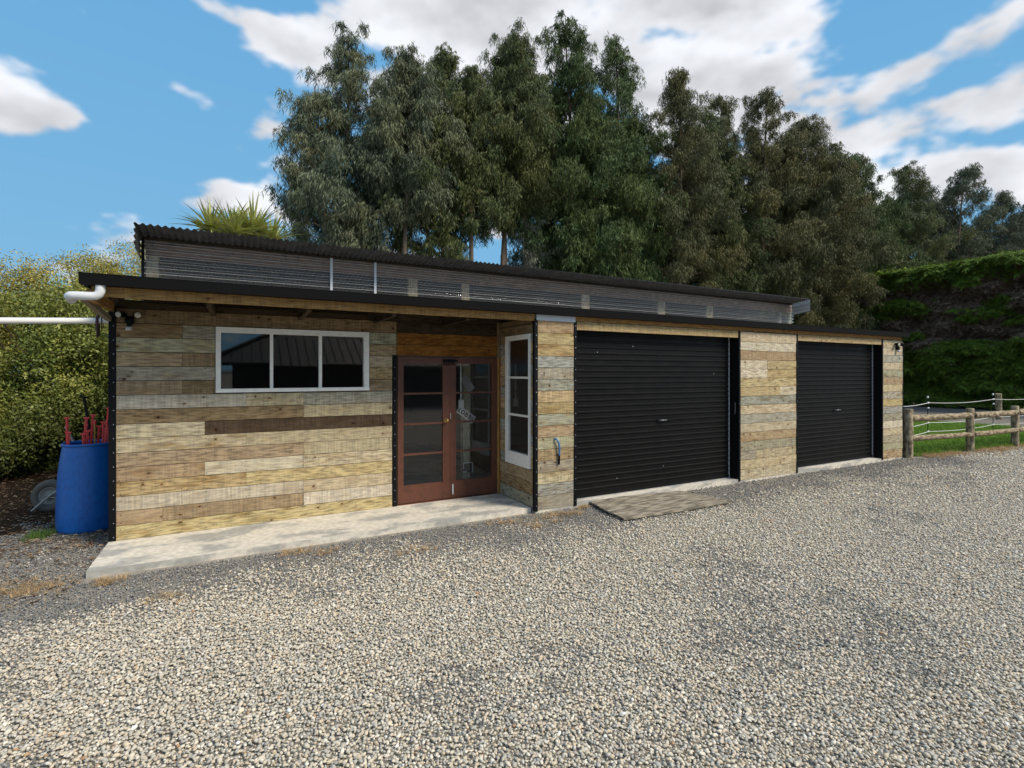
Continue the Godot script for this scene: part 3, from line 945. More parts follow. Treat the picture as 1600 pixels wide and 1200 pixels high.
func build_ground() -> void:
	patch.seed = 4
	patch.noise_type = FastNoiseLite.TYPE_SIMPLEX_SMOOTH
	patch.frequency = 1.0
	patch.fractal_octaves = 3
	var dirt := earth("yard", [Color(0.42, 0.40, 0.37), Color(0.56, 0.535, 0.49), Color(0.68, 0.65, 0.60)], [0.25, 0.5, 0.78], 0.9, 0.95, 0.09)
	sheet("ground", [Vector2(-300, -300), Vector2(300, -300), Vector2(300, 300), Vector2(-300, 300)], -0.066, dirt)
	var ap := st_box("concrete_apron", Vector3(-0.062, -0.12, -WD - 0.038), Vector3(4.428, 0.0, -0.078), "concrete", self)
	ap.set_meta("kind", "structure")
	var soil := earth("soil", [Color(0.10, 0.075, 0.055), Color(0.20, 0.15, 0.11), Color(0.33, 0.26, 0.19)], [0.25, 0.52, 0.8], 0.8, 0.97, 0.05, 6)
	sheet("garden_soil", [Vector2(-0.07, -1.6), Vector2(-0.9, -1.9), Vector2(-1.6, -2.2), Vector2(-3.0, -2.4), Vector2(-12, -3.2), Vector2(-30, -3), Vector2(-30, -40), Vector2(-0.07, -40)], -0.060, soil)
	var turf := earth("turf", [Color(0.10, 0.19, 0.03), Color(0.17, 0.33, 0.05), Color(0.28, 0.42, 0.09)], [0.25, 0.5, 0.8], 0.5, 0.95, 0.06, 12)
	sheet("lawn", [Vector2(13.5, -0.06), Vector2(16, 0.22), Vector2(19, 0.45), Vector2(26, 0.9), Vector2(26, -9), Vector2(13.5, -9)], -0.058, turf)
	var track := earth("track", [Color(0.40, 0.39, 0.37), Color(0.55, 0.53, 0.50)], [0.3, 0.7], 0.6, 0.95, 0.08, 13)
	sheet("track", [Vector2(23.8, 3), Vector2(33.0, 5), Vector2(33.0, -14), Vector2(22.0, -14), Vector2(22.6, -5)], -0.054, track)
	# loose stone: pale rounded shingle over the drive, small dark chip by the shed
	var cam := Vector2(1.099, 5.61)
	var fwd := Vector2(sin(deg_to_rad(28.2)), -cos(deg_to_rad(28.2)))
	var side := Vector2(-fwd.y, fwd.x)
	var r := RandomNumberGenerator.new()
	r.seed = 101
	var xs := [[], [], []]
	var cs := [[], [], []]
	var pale := [Color(0.50, 0.465, 0.395), Color(0.55, 0.515, 0.45), Color(0.46, 0.44, 0.395), Color(0.43, 0.42, 0.39), Color(0.58, 0.535, 0.455), Color(0.50, 0.44, 0.35), Color(0.39, 0.385, 0.365), Color(0.34, 0.345, 0.34), Color(0.62, 0.60, 0.55), Color(0.53, 0.455, 0.365)]
	var dark := [Color(0.165, 0.172, 0.178), Color(0.21, 0.215, 0.215), Color(0.135, 0.14, 0.148), Color(0.26, 0.255, 0.24), Color(0.19, 0.18, 0.165), Color(0.34, 0.33, 0.31)]
	# rings of rising distance, each on its own jittered grid
	for band in [[1.3, 4.0, 0.0152, 1.0], [4.0, 7.0, 0.019, 1.12], [7.0, 11.0, 0.030, 1.45], [11.0, 17.0, 0.05, 1.95]]:
		var step: float = band[2]
		var reach: float = band[1] * 1.45 + 1.0
		var nx := int(reach * 2.0 / step)
		for i in nx:
			for j in nx:
				var q := cam + Vector2(-reach + i * step, -reach + j * step)
				var dd := (q - cam).dot(fwd)
				if dd < band[0] or dd >= band[1]: continue
				var aa := absf((q - cam).dot(side))
				if aa > dd * 1.04 + 0.5: continue
				q += Vector2(r.randf_range(-0.6, 0.6), r.randf_range(-0.6, 0.6)) * step
				if not on_yard(q.x, q.y): continue
				var ch := chip_share(q.x, q.y)
				var is_chip := r.randf() < ch
				var size := lerpf(0.0045, 0.0128, pow(r.randf(), 1.15)) * (1.0 if not is_chip else 0.75)
				if r.randf() < 0.035: size *= 1.45
				size *= band[3]
				var b := Basis(Vector3(r.randf_range(-1, 1), r.randf_range(-1, 1), r.randf_range(-1, 1)).normalized(), r.randf_range(-0.5, 0.5)) * Basis(Vector3.UP, r.randf() * TAU)
				b = b.scaled_local(Vector3(size * r.randf_range(0.9, 1.35), size, size))
				var k := r.randi() % 3
				var c: Color = dark[r.randi() % dark.size()] if is_chip else pale[r.randi() % pale.size()]
				if not is_chip: c = Color(c.r * 1.05, c.g * 1.01, c.b * 0.94)
				if r.randf() < 0.012: c = Color(0.68, 0.67, 0.64)
				if r.randf() < 0.004: c = Color(0.40, 0.25, 0.14)
				c = c * r.randf_range(0.85, 1.15)
				xs[k].append(Transform3D(b, Vector3(q.x, -0.058 + r.randf_range(-0.004, 0.011) + size * 0.2, q.y)))
				cs[k].append(c)
	var m := tinted("stone", 0.85, 0.35)
	var gravel := Node3D.new()
	gravel.name = "gravel"
	add_child(gravel)
	tag(gravel, "loose pale shingle and dark stone chip spread over the whole yard", "gravel", "", "stuff")
	for k in 3:
		var sc := scatter("stones", pebble(50 + k, [0.62, 0.5, 0.72][k]), m, xs[k], cs[k], gravel)
		sc.set_meta("kind", "stuff")
	print("stones ", xs[0].size() + xs[1].size() + xs[2].size())
	litter()

func blade_mesh(n: int, length: float, width: float, lean: float, seed_: int, seg := 2) -> ArrayMesh:
	var r := RandomNumberGenerator.new()
	r.seed = seed_
	var st := new_st()
	st.set_smooth_group(-1)
	for i in n:
		var a := r.randf() * TAU
		var o := Vector3(r.randf_range(-1, 1), 0, r.randf_range(-1, 1)) * length * 0.22
		var d := Vector3(cos(a), 0, sin(a))
		var s := Vector3(-sin(a), 0, cos(a)) * width * 0.5
		var l := length * r.randf_range(0.55, 1.1)
		var ln := lean * r.randf_range(0.4, 1.3)
		var p0 := o
		for k in seg:
			var t1 := float(k + 1) / seg
			var p1 := o + d * l * ln * t1 * t1 + Vector3.UP * l * t1 * (1.0 - 0.35 * ln * t1)
			var w0 := s * (1.0 - float(k) / seg)
			var w1 := s * (1.0 - t1)
			if k == seg - 1: tri(st, p0 - w0, p0 + w0, p1, d)
			else: quad(st, p0 - w0, p0 + w0, p1 + w1, p1 - w1, d)
			p0 = p1
	st.generate_normals()
	return st.commit()

func litter() -> void:
	var r := RandomNumberGenerator.new()
	r.seed = 55
	# fallen leaves and bark under the shrubs
	var leaf := new_st()
	leaf.set_smooth_group(-1)
	quad(leaf, Vector3(-1, 0, 0), Vector3(0, 0.18, -0.35), Vector3(1, 0.0, 0), Vector3(0, 0.1, 0.35), Vector3.UP)
	leaf.generate_normals()
	var lm := leaf.commit()
	var xs := []
	var cs := []
	for i in 9000:
		var x := -0.1 - absf(r.randfn(0.0, 1.9))
		var z := -1.0 - r.randf() * 7.0 if r.randf() < 0.86 else r.randf_range(-1.6, 0.4)
		if x > -0.08: continue
		var b := Basis(Vector3.UP, r.randf() * TAU) * Basis(Vector3.RIGHT, r.randf_range(-0.5, 0.5))
		xs.append(Transform3D(b.scaled_local(Vector3.ONE * r.randf_range(0.012, 0.035)), Vector3(x, -0.045 + r.randf() * 0.012, z)))
		cs.append([Color(0.17, 0.10, 0.06), Color(0.10, 0.065, 0.04), Color(0.24, 0.17, 0.10), Color(0.30, 0.24, 0.17), Color(0.06, 0.042, 0.03)][r.randi() % 5])
	var o := scatter("leaf_litter", lm, tinted("dead_leaf", 0.9, 0.2), xs, cs, self)
	tag(o, "brown fallen leaves and bark strewn under the shrubs", "leaf litter", "", "stuff")
	# dry mown grass lying in patches
	xs = []
	cs = []
	var dry := blade_mesh(16, 0.07, 0.003, 1.6, 3)
	var spots := [[-0.42, 0.02, 0.24, 80], [-0.72, 0.45, 0.2, 45], [0.12, 0.14, 0.10, 34], [1.6, 0.12, 0.15, 30], [1.85, 0.25, 0.1, 18], [0.6, 0.75, 0.14, 14], [2.6, 0.6, 0.2, 16], [4.55, 0.22, 0.2, 26], [4.85, 0.25, 0.16, 22], [5.15, 0.06, 0.08, 22], [4.3, 0.32, 0.3, 14], [3.9, 0.18, 0.2, 30], [4.2, 0.5, 0.16, 18],
		[14.4, 0.12, 0.35, 300], [15.1, 0.18, 0.4, 330], [16.3, 0.26, 0.5, 420], [17.0, 0.32, 0.4, 420], [18.3, 0.4, 0.7, 420]]
	for s in spots:
		for i in s[3]:
			var x: float = s[0] + r.randfn(0, s[2] * 0.5) * 1.25
			var z: float = s[1] + r.randfn(0, s[2] * 0.4)
			if not on_yard(x, z + 0.02) and x < 13.5: continue
			xs.append(Transform3D(Basis(Vector3.UP, r.randf() * TAU).scaled(Vector3.ONE * r.randf_range(0.6, 1.2)), Vector3(x, -0.052, z)))
			cs.append(Color(0.48, 0.34, 0.19) * r.randf_range(0.6, 1.2))
	o = scatter("dry_grass", dry, tinted("straw", 0.85, 0.2, 0.2), xs, cs, self)
	tag(o, "tan dry grass clippings in patches on the gravel and along the fence", "dry grass", "", "stuff")
	# green grass of the paddock
	xs = []
	cs = []
	var gb := blade_mesh(14, 0.16, 0.008, 0.8, 7)
	for i in 16000:
		var x := r.randf_range(13.55, 23.5)
		var z := r.randf_range(-6.5, 0.02 + (x - 13.5) * 0.085)
		xs.append(Transform3D(Basis(Vector3.UP, r.randf() * TAU).scaled(Vector3.ONE * r.randf_range(0.5, 1.15)), Vector3(x, -0.06, z)))
		cs.append(Color(0.115, 0.27, 0.028).lerp(Color(0.23, 0.34, 0.06), r.randf()) * r.randf_range(0.75, 1.2))
	o = scatter("grass", gb, tinted("grass_blade", 0.7, 0.3, 0.5), xs, cs, self)
	tag(o, "bright green paddock grass behind the rail fence", "grass", "", "stuff")
	# a tuft by the drum
	xs = []
	cs = []
	for i in 60:
		xs.append(Transform3D(Basis(Vector3.UP, r.randf() * TAU).scaled(Vector3.ONE * r.randf_range(0.35, 0.7)), Vector3(-0.80 + r.randfn(0, 0.07), -0.06, -1.75 + r.randfn(0, 0.09))))
		cs.append(Color(0.11, 0.19, 0.04) * r.randf_range(0.7, 1.2))
	o = scatter("grass_tuft", gb, tinted("grass_blade"), xs, cs, self)
	tag(o, "small green grass tuft beside the blue drum", "grass", "", "stuff")

# ---------------------------------------------------------------- plants
func leaf_tri(st: SurfaceTool, o: Vector3, d: Vector3, s: Vector3, l: float, w: float, bend: Vector3) -> void:
	var m := o + d * l * 0.45 + bend * 0.3
	var t := o + d * l + bend
	tri(st, o, m + s * w * 0.5, t, d.cross(s))
	tri(st, o, t, m - s * w * 0.5, d.cross(s))

# a hanging spray of narrow gum leaves
func gum_spray(seed_: int) -> ArrayMesh:
	var r := RandomNumberGenerator.new()
	r.seed = seed_
	var st := new_st()
	st.set_smooth_group(-1)
	for i in 19:
		var t := i / 18.0
		var o := Vector3(0.10 * sin(t * 2.0) + r.randfn(0, 0.03), -0.30 * t * t + 0.05, 0.30 * t - 0.12 + r.randfn(0, 0.03))
		var a := r.randf() * TAU
		var d := Vector3(cos(a) * 0.55, -0.9, sin(a) * 0.55 + 0.25).normalized()
		var s := d.cross(Vector3(r.randfn(), r.randfn(), r.randfn())).normalized()
		leaf_tri(st, o, d, s, r.randf_range(0.10, 0.19), r.randf_range(0.017, 0.026), Vector3(0, -0.025, 0))
	st.generate_normals()
	return st.commit()

# a twig of small oval leaves
func leafy_twig(seed_: int, n: int, l: float, w: float, rad: float) -> ArrayMesh:
	var r := RandomNumberGenerator.new()
	r.seed = seed_
	var st := new_st()
	st.set_smooth_group(-1)
	for i in n:
		var o := Vector3(r.randfn(), r.randfn(), r.randfn()) * rad * 0.45
		var d := (o.normalized() * 0.7 + Vector3(r.randfn(), r.randfn() + 0.4, r.randfn()) * 0.6).normalized()
		var s := d.cross(Vector3(r.randfn(), r.randfn(), r.randfn())).normalized()
		leaf_tri(st, o, d, s, l * r.randf_range(0.7, 1.2), w * r.randf_range(0.8, 1.2), Vector3(0, -0.004, 0))
	st.generate_normals()
	return st.commit()

# a flat fan of cypress foliage, reaching along +z
func cypress_fan(seed_: int) -> ArrayMesh:
	var r := RandomNumberGenerator.new()
	r.seed = seed_
	var st := new_st()
	st.set_smooth_group(-1)
	for i in 15:
		var t := r.randf()
		var o := Vector3(0, 0, t * 0.30)
		var a := r.randf_range(-1.0, 1.0) * (1.1 - 0.5 * t)
		var d := Vector3(sin(a), r.randf_range(-0.25, 0.15), cos(a)).normalized()
		leaf_tri(st, o, d, d.cross(Vector3(0.2 * r.randfn(), 1, 0.2 * r.randfn())).normalized(), r.randf_range(0.12, 0.24), 0.028, Vector3(0, -0.03, 0))
	st.generate_normals()
	return st.commit()

var gum_sprays := []

func gum_tree(label: String, at: Vector3, h: float, cr: float, base: float, tint: Color, seed_: int, stems := 1, fill := 1.0) -> void:
	var r := RandomNumberGenerator.new()
	r.seed = seed_
	var t := thing("gum_tree", label, "tree", at, "row of tall gum trees behind the shed")
	var bark := mat("bark", Color(0.17, 0.125, 0.09), 0.95)
	var xs := []
	var cs := []
	var br := new_st()
	for s in stems:
		var lean := Vector3(r.randfn(0, 0.035), 0, r.randfn(0, 0.035)) + (Vector3(cos(s * 2.4 + seed_), 0, sin(s * 2.4 + seed_)) * 0.03 if stems > 1 else Vector3.ZERO)
		var turn := s * 2.4 + seed_
		var o := Vector3(cos(turn), 0, sin(turn) * 0.6) * (cr * 0.3 if stems > 1 else 0.0)
		var sh := h * (1.0 if s == 0 else r.randf_range(0.80, 0.95))
		var pts := []
		var rad := []
		var wob := r.randf() * TAU
		for i in 12:
			var q := i / 11.0
			pts.append(o + lean * sh * q + Vector3(sin(q * 5.0 + wob), 0, cos(q * 4.0 + wob)) * 0.12 * q + Vector3.UP * sh * 0.97 * q)
			rad.append(lerpf(0.17, 0.018, pow(q, 0.8)) * h / 15.0)
		var tr := new_st()
		tube(tr, pts, rad, 8)
		commit("trunk", tr, bark, t)
		var nb := int((44 + 14 * cr) * fill / sqrt(stems))
		for i in nb:
			var q := base + (0.985 - base) * pow((i + r.randf()) / nb, 0.92)
			var f := (q - base) / (1.0 - base)
			var wide := cr * minf(1.0, 0.07 + 1.45 * pow(1.0 - f, 0.85)) * lerpf(0.62, 1.0, smoothstep(0.0, 0.3, f))
			wide *= r.randf_range(0.35, 1.0)
			var az := i * 2.39996 + r.randfn(0, 0.35)
			var st0: Vector3 = pts[int(q * 11)].lerp(pts[mini(int(q * 11) + 1, 11)], fposmod(q * 11, 1.0))
			var d := Vector3(cos(az), 0, sin(az))
			var tip := st0 + d * wide + Vector3.UP * wide * r.randf_range(0.25, 0.7)
			var midp := st0.lerp(tip, 0.55) - Vector3.UP * wide * 0.08
			tube(br, [st0, midp, tip], [0.035 * (1.1 - f), 0.022 * (1.1 - f), 0.006], 5, false)
			var cl := r.randf()
			var tone := tint.lerp(Color(tint.r * 1.5, tint.g * 1.22, tint.b * 0.95), pow(cl, 2.0) * 0.8)
			for part_ in 3:
				var c := [tip, midp, st0.lerp(tip, 0.8) + Vector3(r.randfn(), r.randfn() * 0.5, r.randfn()) * 0.35][part_] as Vector3
				var cw := lerpf(0.26, 0.86, pow(r.randf(), 1.3)) * (1.0 - 0.5 * f) * (0.75 if part_ else 1.0) * clampf(cr / 2.4, 0.8, 1.35)
				var n := int([150, 100, 120][part_] * fill * clampf(cw * cw * 1.25, 0.10, 0.62))
				for k in n:
					var v := Vector3(r.randfn(), r.randfn(), r.randfn())
					v = v.normalized() * pow(r.randf(), 0.42)
					var p := c + Vector3(v.x, v.y * 0.85 - 0.15, v.z) * cw
					# leaves hang, and the breeze trails them one way
					var b := Basis(Vector3.UP, r.randf() * TAU) * Basis(Vector3.RIGHT, r.randf_range(-0.5, 0.6))
					xs.append(Transform3D(b.scaled_local(Vector3.ONE * r.randf_range(0.75, 1.25)), p))
					cs.append(tone * r.randf_range(0.7, 1.3))
	commit("branches", br, bark, t)
	var cn := scatter("crown", gum_sprays[seed_ % 3], tinted("gum_leaf", 0.58, 0.34, 0.3), xs, cs, t)
	cn.set_meta("kind", "stuff")

func build_trees() -> void:
	for i in 3: gum_sprays.append(gum_spray(300 + i))
	var blue := Color(0.108, 0.138, 0.088)
	var olive := Color(0.082, 0.108, 0.042)
	var green := Color(0.064, 0.102, 0.034)
	var brown := Color(0.098, 0.104, 0.046)
	# label, x, distance behind the shed front, height, crown radius, foot of crown, tint, stems
	var row := [
		["grey leaved gum tree at the open end of the row, behind the spiky plant", 4.55, 12.9, 14.1, 2.0, 0.42, blue, 3],
		["slim grey green gum tree second in the row, thin stems showing below", 6.0, 12.4, 14.3, 1.6, 0.56, blue, 2],
		["narrow pointed gum tree, third in the row from the open end", 7.75, 12.6, 15.1, 1.9, 0.46, olive, 2],
		["tallest pointed gum tree over the middle of the shed roof", 9.6, 12.5, 15.9, 1.9, 0.54, olive, 2],
		["gum tree with a bare double stem right of the tallest one", 11.2, 12.8, 15.7, 1.9, 0.54, olive, 2],
		["broad green gum tree above the first roller door", 13.9, 12.6, 17.2, 2.6, 0.30, green, 3],
		["dense green gum tree above the pier between the roller doors", 16.6, 12.9, 17.3, 2.8, 0.26, green, 3],
		["brown tipped gum tree lower than its dense green neighbour", 20.6, 12.6, 16.4, 2.7, 0.18, brown, 2],
		["short olive gum tree tucked between two brown tipped ones", 23.2, 12.9, 16.0, 2.6, 0.18, olive, 2],
		["tall pointed brown tipped gum tree above the far roller door", 26.8, 12.4, 18.9, 2.9, 0.14, brown, 3],
		["wide drooping gum tree at the shoulder of the row", 29.6, 12.6, 17.0, 3.3, 0.22, brown, 3],
		["drooping gum tree rising over the near end of the hedge", 33.6, 14.0, 17.4, 3.4, 0.15, olive, 3],
		["dark gum tree just behind the top of the hedge", 38.0, 14.2, 17.6, 3.7, 0.12, green, 3],
		["bushy gum tree between the dark one and the round topped one", 42.8, 14.2, 17.6, 4.1, 0.10, olive, 3],
		["round topped grey green gum tree far behind the hedge", 48.8, 13.8, 18.0, 4.6, 0.10, blue * 0.85, 3],
		["low gum tree at the far end of the row behind the hedge", 54.2, 12.6, 16.0, 4.4, 0.10, blue * 0.8, 3],
		["last low gum tree at the edge of the picture above the hedge", 59.0, 11.6, 14.4, 4.0, 0.10, brown, 3]]
	var k := 0
	for a in row:
		gum_tree(a[0], Vector3(a[1], -0.07, -a[2]), a[3], a[4], a[5], a[6], 400 + k * 7, a[7], 1.2 if k > 4 else 1.15)
		k += 1
	# grey young growth low down between the stems
	var low := [[4.0, 12.0, 7.4, 1.0, "grey young gum sapling below the open end of the row"], [5.6, 11.6, 6.4, 0.9, "grey young gum sapling under the slim tree"], [8.3, 11.8, 6.6, 0.9, "grey young gum sapling under the narrow pointed tree"], [11.7, 11.8, 8.2, 0.8, "slender grey young gum beside the bare double stem"], [15.2, 11.4, 6.4, 1.1, "grey young gum showing over the roof under the broad green tree"]]
	for i in low.size():
		gum_tree(low[i][4], Vector3(low[i][0], -0.07, -low[i][1]), low[i][2], low[i][3], 0.30, Color(0.16, 0.18, 0.14), 830 + i * 5, 1, 0.42)
	# a second line of trunks and leaves closes the row behind
	var more := [[14.4, 16.5, 14.0], [19.4, 16.4, 14.6], [24.8, 16.5, 14.6], [32.5, 16.5, 14.2], [43.5, 16.5, 15.0]]
	var names := ["gum tree of the rear line behind the broad green one", "gum tree of the rear line behind the dense green one", "gum tree of the rear line behind the short olive one", "gum tree of the rear line behind the drooping ones", "gum tree of the rear line behind the hedge"]
	for i in more.size():
		gum_tree(names[i], Vector3(more[i][0], -0.07, -more[i][1]), more[i][2], 2.8, 0.2, olive * 0.9, 700 + i * 5, 1, 0.9)
	build_hedge()
	build_shrubs()
	spiky_plant()

func build_hedge() -> void:
	var r := RandomNumberGenerator.new()
	r.seed = 88
	var h := thing("hedge", "tall clipped cypress hedge with bare brown patches on its face", "hedge", Vector3(33.6, 0.1, -4.0))
	var n := FastNoiseLite.new()
	n.seed = 6
	n.frequency = 0.35
	n.fractal_octaves = 3
	# the woody inside of the hedge
	var st := new_st()
	st.set_smooth_group(0)
	var face := func(z: float, y: float) -> Vector3:
		var in_ := 0.35 + n.get_noise_2d(z * 1.3, y * 2.2) * 1.0 + 0.25 * smoothstep(1.6, 0.0, y)
		return Vector3(in_, y, z)
	for i in 44:
		for j in 18:
			var z0 := -9.0 + i * 0.5
			var y0 := j * 7.0 / 18
			quad(st, face.call(z0, y0), face.call(z0 + 0.5, y0), face.call(z0 + 0.5, y0 + 7.0 / 18), face.call(z0, y0 + 7.0 / 18), Vector3.LEFT)
		var zz := -9.0 + i * 0.5
		quad(st, face.call(zz, 7.0), face.call(zz + 0.5, 7.0), Vector3(3.2, 6.8, zz + 0.5), Vector3(3.2, 6.8, zz), Vector3.UP)
	box(st, Vector3(0.9, 0.0, -9.0), Vector3(3.2, 6.7, 13.0))
	var core := earth("hedge_wood", [Color(0.22, 0.17, 0.14), Color(0.40, 0.33, 0.27), Color(0.56, 0.48, 0.41)], [0.3, 0.52, 0.8], 0.7, 0.97, 0.09, 17)
	commit("branches", st, core, h)
	var xs := []
	var cs := []
	for i in 95000:
		var z := r.randf_range(-9.2, 13.0)
		var y := r.randf_range(0.05, 7.35)
		var top := r.randf() < 0.20
		var g := n.get_noise_2d(z * 0.7, y * 1.9 + 30.0)
		var p: Vector3
		var b: Basis
		var green := true
		if top:
			p = Vector3(r.randf_range(-0.2, 3.2), 7.0 + 0.25 * n.get_noise_2d(z, 3.0) + r.randf_range(-0.1, 0.25), z)
			b = Basis(Vector3.UP, r.randf() * TAU) * Basis(Vector3.RIGHT, r.randf_range(-0.9, 0.1))
		else:
			var fringe := smoothstep(6.1, 7.0, y)
			var low := smoothstep(3.2, 2.2, y)
			var mid := smoothstep(0.10, 0.22, g + 0.28 * smoothstep(0.7, 0.1, absf(y - 3.1)) - 0.12 * smoothstep(3.6, 4.6, y))
			var share := clampf(maxf(maxf(fringe, low * 0.85), mid), 0.0, 1.0)
			green = r.randf() < share
			if not green and r.randf() < 0.45: continue
			var f: Vector3 = face.call(z, y)
			p = f + Vector3(-r.randf_range(0.0, 0.28) - (0.25 if green else 0.0) - fringe * 0.2, 0, 0)
			b = Basis(Vector3.UP, -PI / 2 + r.randf_range(-0.9, 0.9)) * Basis(Vector3.RIGHT, r.randf_range(0.0, 0.7))
		xs.append(Transform3D(b.scaled_local(Vector3.ONE * r.randf_range(0.45, 0.95) * (1.0 if green else 0.85) * (1.5 if r.randf() < 0.04 else 1.0)), p))
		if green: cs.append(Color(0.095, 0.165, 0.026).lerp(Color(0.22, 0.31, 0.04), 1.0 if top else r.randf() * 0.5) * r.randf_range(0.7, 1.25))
		else: cs.append(Color(0.25, 0.195, 0.15) * r.randf_range(0.6, 1.4))
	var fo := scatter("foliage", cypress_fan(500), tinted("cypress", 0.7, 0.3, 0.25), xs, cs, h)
	fo.set_meta("kind", "stuff")

func shrub(called: String, label: String, at: Vector3, lumps: Array, n: int, mesh: Mesh, c0: Color, c1: Color, seed_: int, stem := 0.05) -> void:
	var r := RandomNumberGenerator.new()
	r.seed = seed_
	var t := thing(called, label, "shrub", at)
	var st := new_st()
	for l in lumps:
		var c: Vector3 = l[0]
		tube(st, [Vector3(c.x * 0.2, 0, c.z * 0.2), Vector3(c.x * 0.5, c.y * 0.5, c.z * 0.55), c], [stem, stem * 0.7, stem * 0.25], 6, false)
		for k in 5:
			var d := Vector3(r.randfn(), absf(r.randfn()), r.randfn()).normalized()
			tube(st, [c * 0.75, c + d * l[1] * 0.8], [stem * 0.35, 0.005], 4, false)
	commit("stem", st, mat("twig", Color(0.10, 0.075, 0.05), 0.95), t)
	var vol := 0.0
	for l in lumps: vol += l[1].x * l[1].y
	var xs := []
	var cs := []
	for l in lumps:
		var rr: Vector3 = l[1]
		var total := int(n * rr.x * rr.y / vol)
		var hubs := maxi(8, int(34.0 * rr.x * rr.y))
		for q in hubs:
			var v := Vector3(r.randfn(), r.randfn(), r.randfn()).normalized()
			var hub: Vector3 = l[0] + v * rr * r.randf_range(0.70, 1.04)
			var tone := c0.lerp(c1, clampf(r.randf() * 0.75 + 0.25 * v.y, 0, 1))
			var hw := r.randf_range(0.16, 0.34)
			for i in total / hubs:
				var p := hub + Vector3(r.randfn(), r.randfn() * 0.75, r.randfn()) * hw * 0.62 + v * 0.05
				if p.y < 0.05: continue
				xs.append(Transform3D(Basis(Vector3(r.randfn(), r.randfn(), r.randfn()).normalized(), r.randf() * TAU).scaled(Vector3.ONE * r.randf_range(0.75, 1.3)), p))
				cs.append(tone * r.randf_range(0.75, 1.25))
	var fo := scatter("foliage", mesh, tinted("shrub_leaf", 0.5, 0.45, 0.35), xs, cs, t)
	fo.set_meta("kind", "stuff")

func build_shrubs() -> void:
	var tw := leafy_twig(610, 12, 0.062, 0.03, 0.16)
	var tw2 := leafy_twig(611, 12, 0.05, 0.022, 0.18)
	var g0 := Color(0.125, 0.165, 0.036)
	var g1 := Color(0.29, 0.30, 0.062)
	var y0 := Color(0.26, 0.25, 0.050)
	var y1 := Color(0.46, 0.37, 0.075)
	shrub("shrub", "big leafy green shrub beside the corner of the shed, behind the blue drum", Vector3(-1.75, -0.06, -7.6),
		[[Vector3(0.0, 1.3, 0.2), Vector3(1.25, 1.25, 1.1)], [Vector3(0.5, 2.6, 0.0), Vector3(1.15, 1.0, 1.1)], [Vector3(-0.8, 2.4, 0.3), Vector3(1.1, 1.0, 1.0)], [Vector3(0.9, 1.2, -0.3), Vector3(1.1, 1.2, 1.0)]], 9500, tw, g0, g1, 21)
	shrub("shrub", "yellow topped shrub rising above the gutter end", Vector3(-1.3, -0.06, -9.6),
		[[Vector3(0.2, 2.6, 0), Vector3(1.3, 1.5, 1.2)], [Vector3(0.3, 3.95, 0), Vector3(0.95, 0.85, 1.0)], [Vector3(-0.8, 3.7, 0.3), Vector3(0.85, 0.75, 0.8)], [Vector3(-1.8, 3.1, 0.2), Vector3(0.9, 0.9, 0.8)]], 7500, tw2, y0, y1, 22)
	shrub("shrub", "tall loose yellow green shrub at the edge of the picture above the white pole", Vector3(-4.2, -0.06, -9.2),
		[[Vector3(0.3, 1.5, 0.3), Vector3(1.5, 1.5, 1.2)], [Vector3(0.2, 2.9, 0), Vector3(1.2, 1.0, 1.0)], [Vector3(0.0, 3.95, 0), Vector3(0.8, 0.7, 0.8)], [Vector3(1.3, 2.5, 0.2), Vector3(1.0, 0.9, 0.9)]], 7000, tw2, y0 * 0.85, y1, 23)
	shrub("shrub", "low dark shrub spreading toward the wheelbarrow wheel", Vector3(-2.9, -0.06, -6.2),
		[[Vector3(0.0, 0.6, 0), Vector3(0.9, 0.65, 0.7)], [Vector3(-0.9, 0.9, 0.2), Vector3(0.9, 0.95, 0.8)], [Vector3(0.9, 0.55, -0.2), Vector3(0.7, 0.55, 0.6)]], 4200, tw, g0 * 0.7, g1 * 0.6, 24)
	shrub("shrub", "dark green shrub at the edge of the picture below the white pole", Vector3(-4.9, -0.06, -7.0),
		[[Vector3(0, 1.1, 0), Vector3(1.3, 1.2, 1.0)], [Vector3(0.4, 2.0, 0.0), Vector3(1.0, 0.9, 0.8)]], 4600, tw2, g0 * 0.6, y1 * 0.6, 25)
	# strap leaves of a flax at the very edge
	var fl := thing("flax_plant", "strap leaved flax at the edge of the picture under the shrubs", "plant", Vector3(-3.35, -0.06, -4.6))
	var st := new_st()
	var r := RandomNumberGenerator.new()
	r.seed = 9
	for i in 26: strap(st, Vector3.ZERO, r.randf() * TAU, r.randf_range(0.35, 1.2), r.randf_range(0.7, 1.15), 0.035)
	commit("leaves", st, mat("flax", Color(0.20, 0.19, 0.06), 0.6), fl)

func strap(st: SurfaceTool, o: Vector3, az: float, up: float, l: float, w: float) -> void:
	var d := Vector3(cos(az) * cos(up), sin(up), sin(az) * cos(up))
	var s := Vector3(-sin(az), 0, cos(az))
	var p := o
	st.set_smooth_group(-1)
	for k in 5:
		var w0 := w * [0.5, 1.0, 0.95, 0.7, 0.38][k] as float
		var w1 := w * [1.0, 0.95, 0.7, 0.38, 0.0][k] as float
		var q := p + d * l / 5.0
		var dip := Vector3.DOWN * w * 0.25
		quad(st, p - s * w0 * 0.5, p + dip * w0 / w, q + dip * w1 / w, q - s * w1 * 0.5 - s * 0.0005, d.cross(s))
		quad(st, p + dip * w0 / w, p + s * w0 * 0.5, q + s * w1 * 0.5 + s * 0.0005, q + dip * w1 / w, d.cross(s))
		p = q
		d = (d + Vector3.DOWN * 0.10 * cos(up)).normalized()

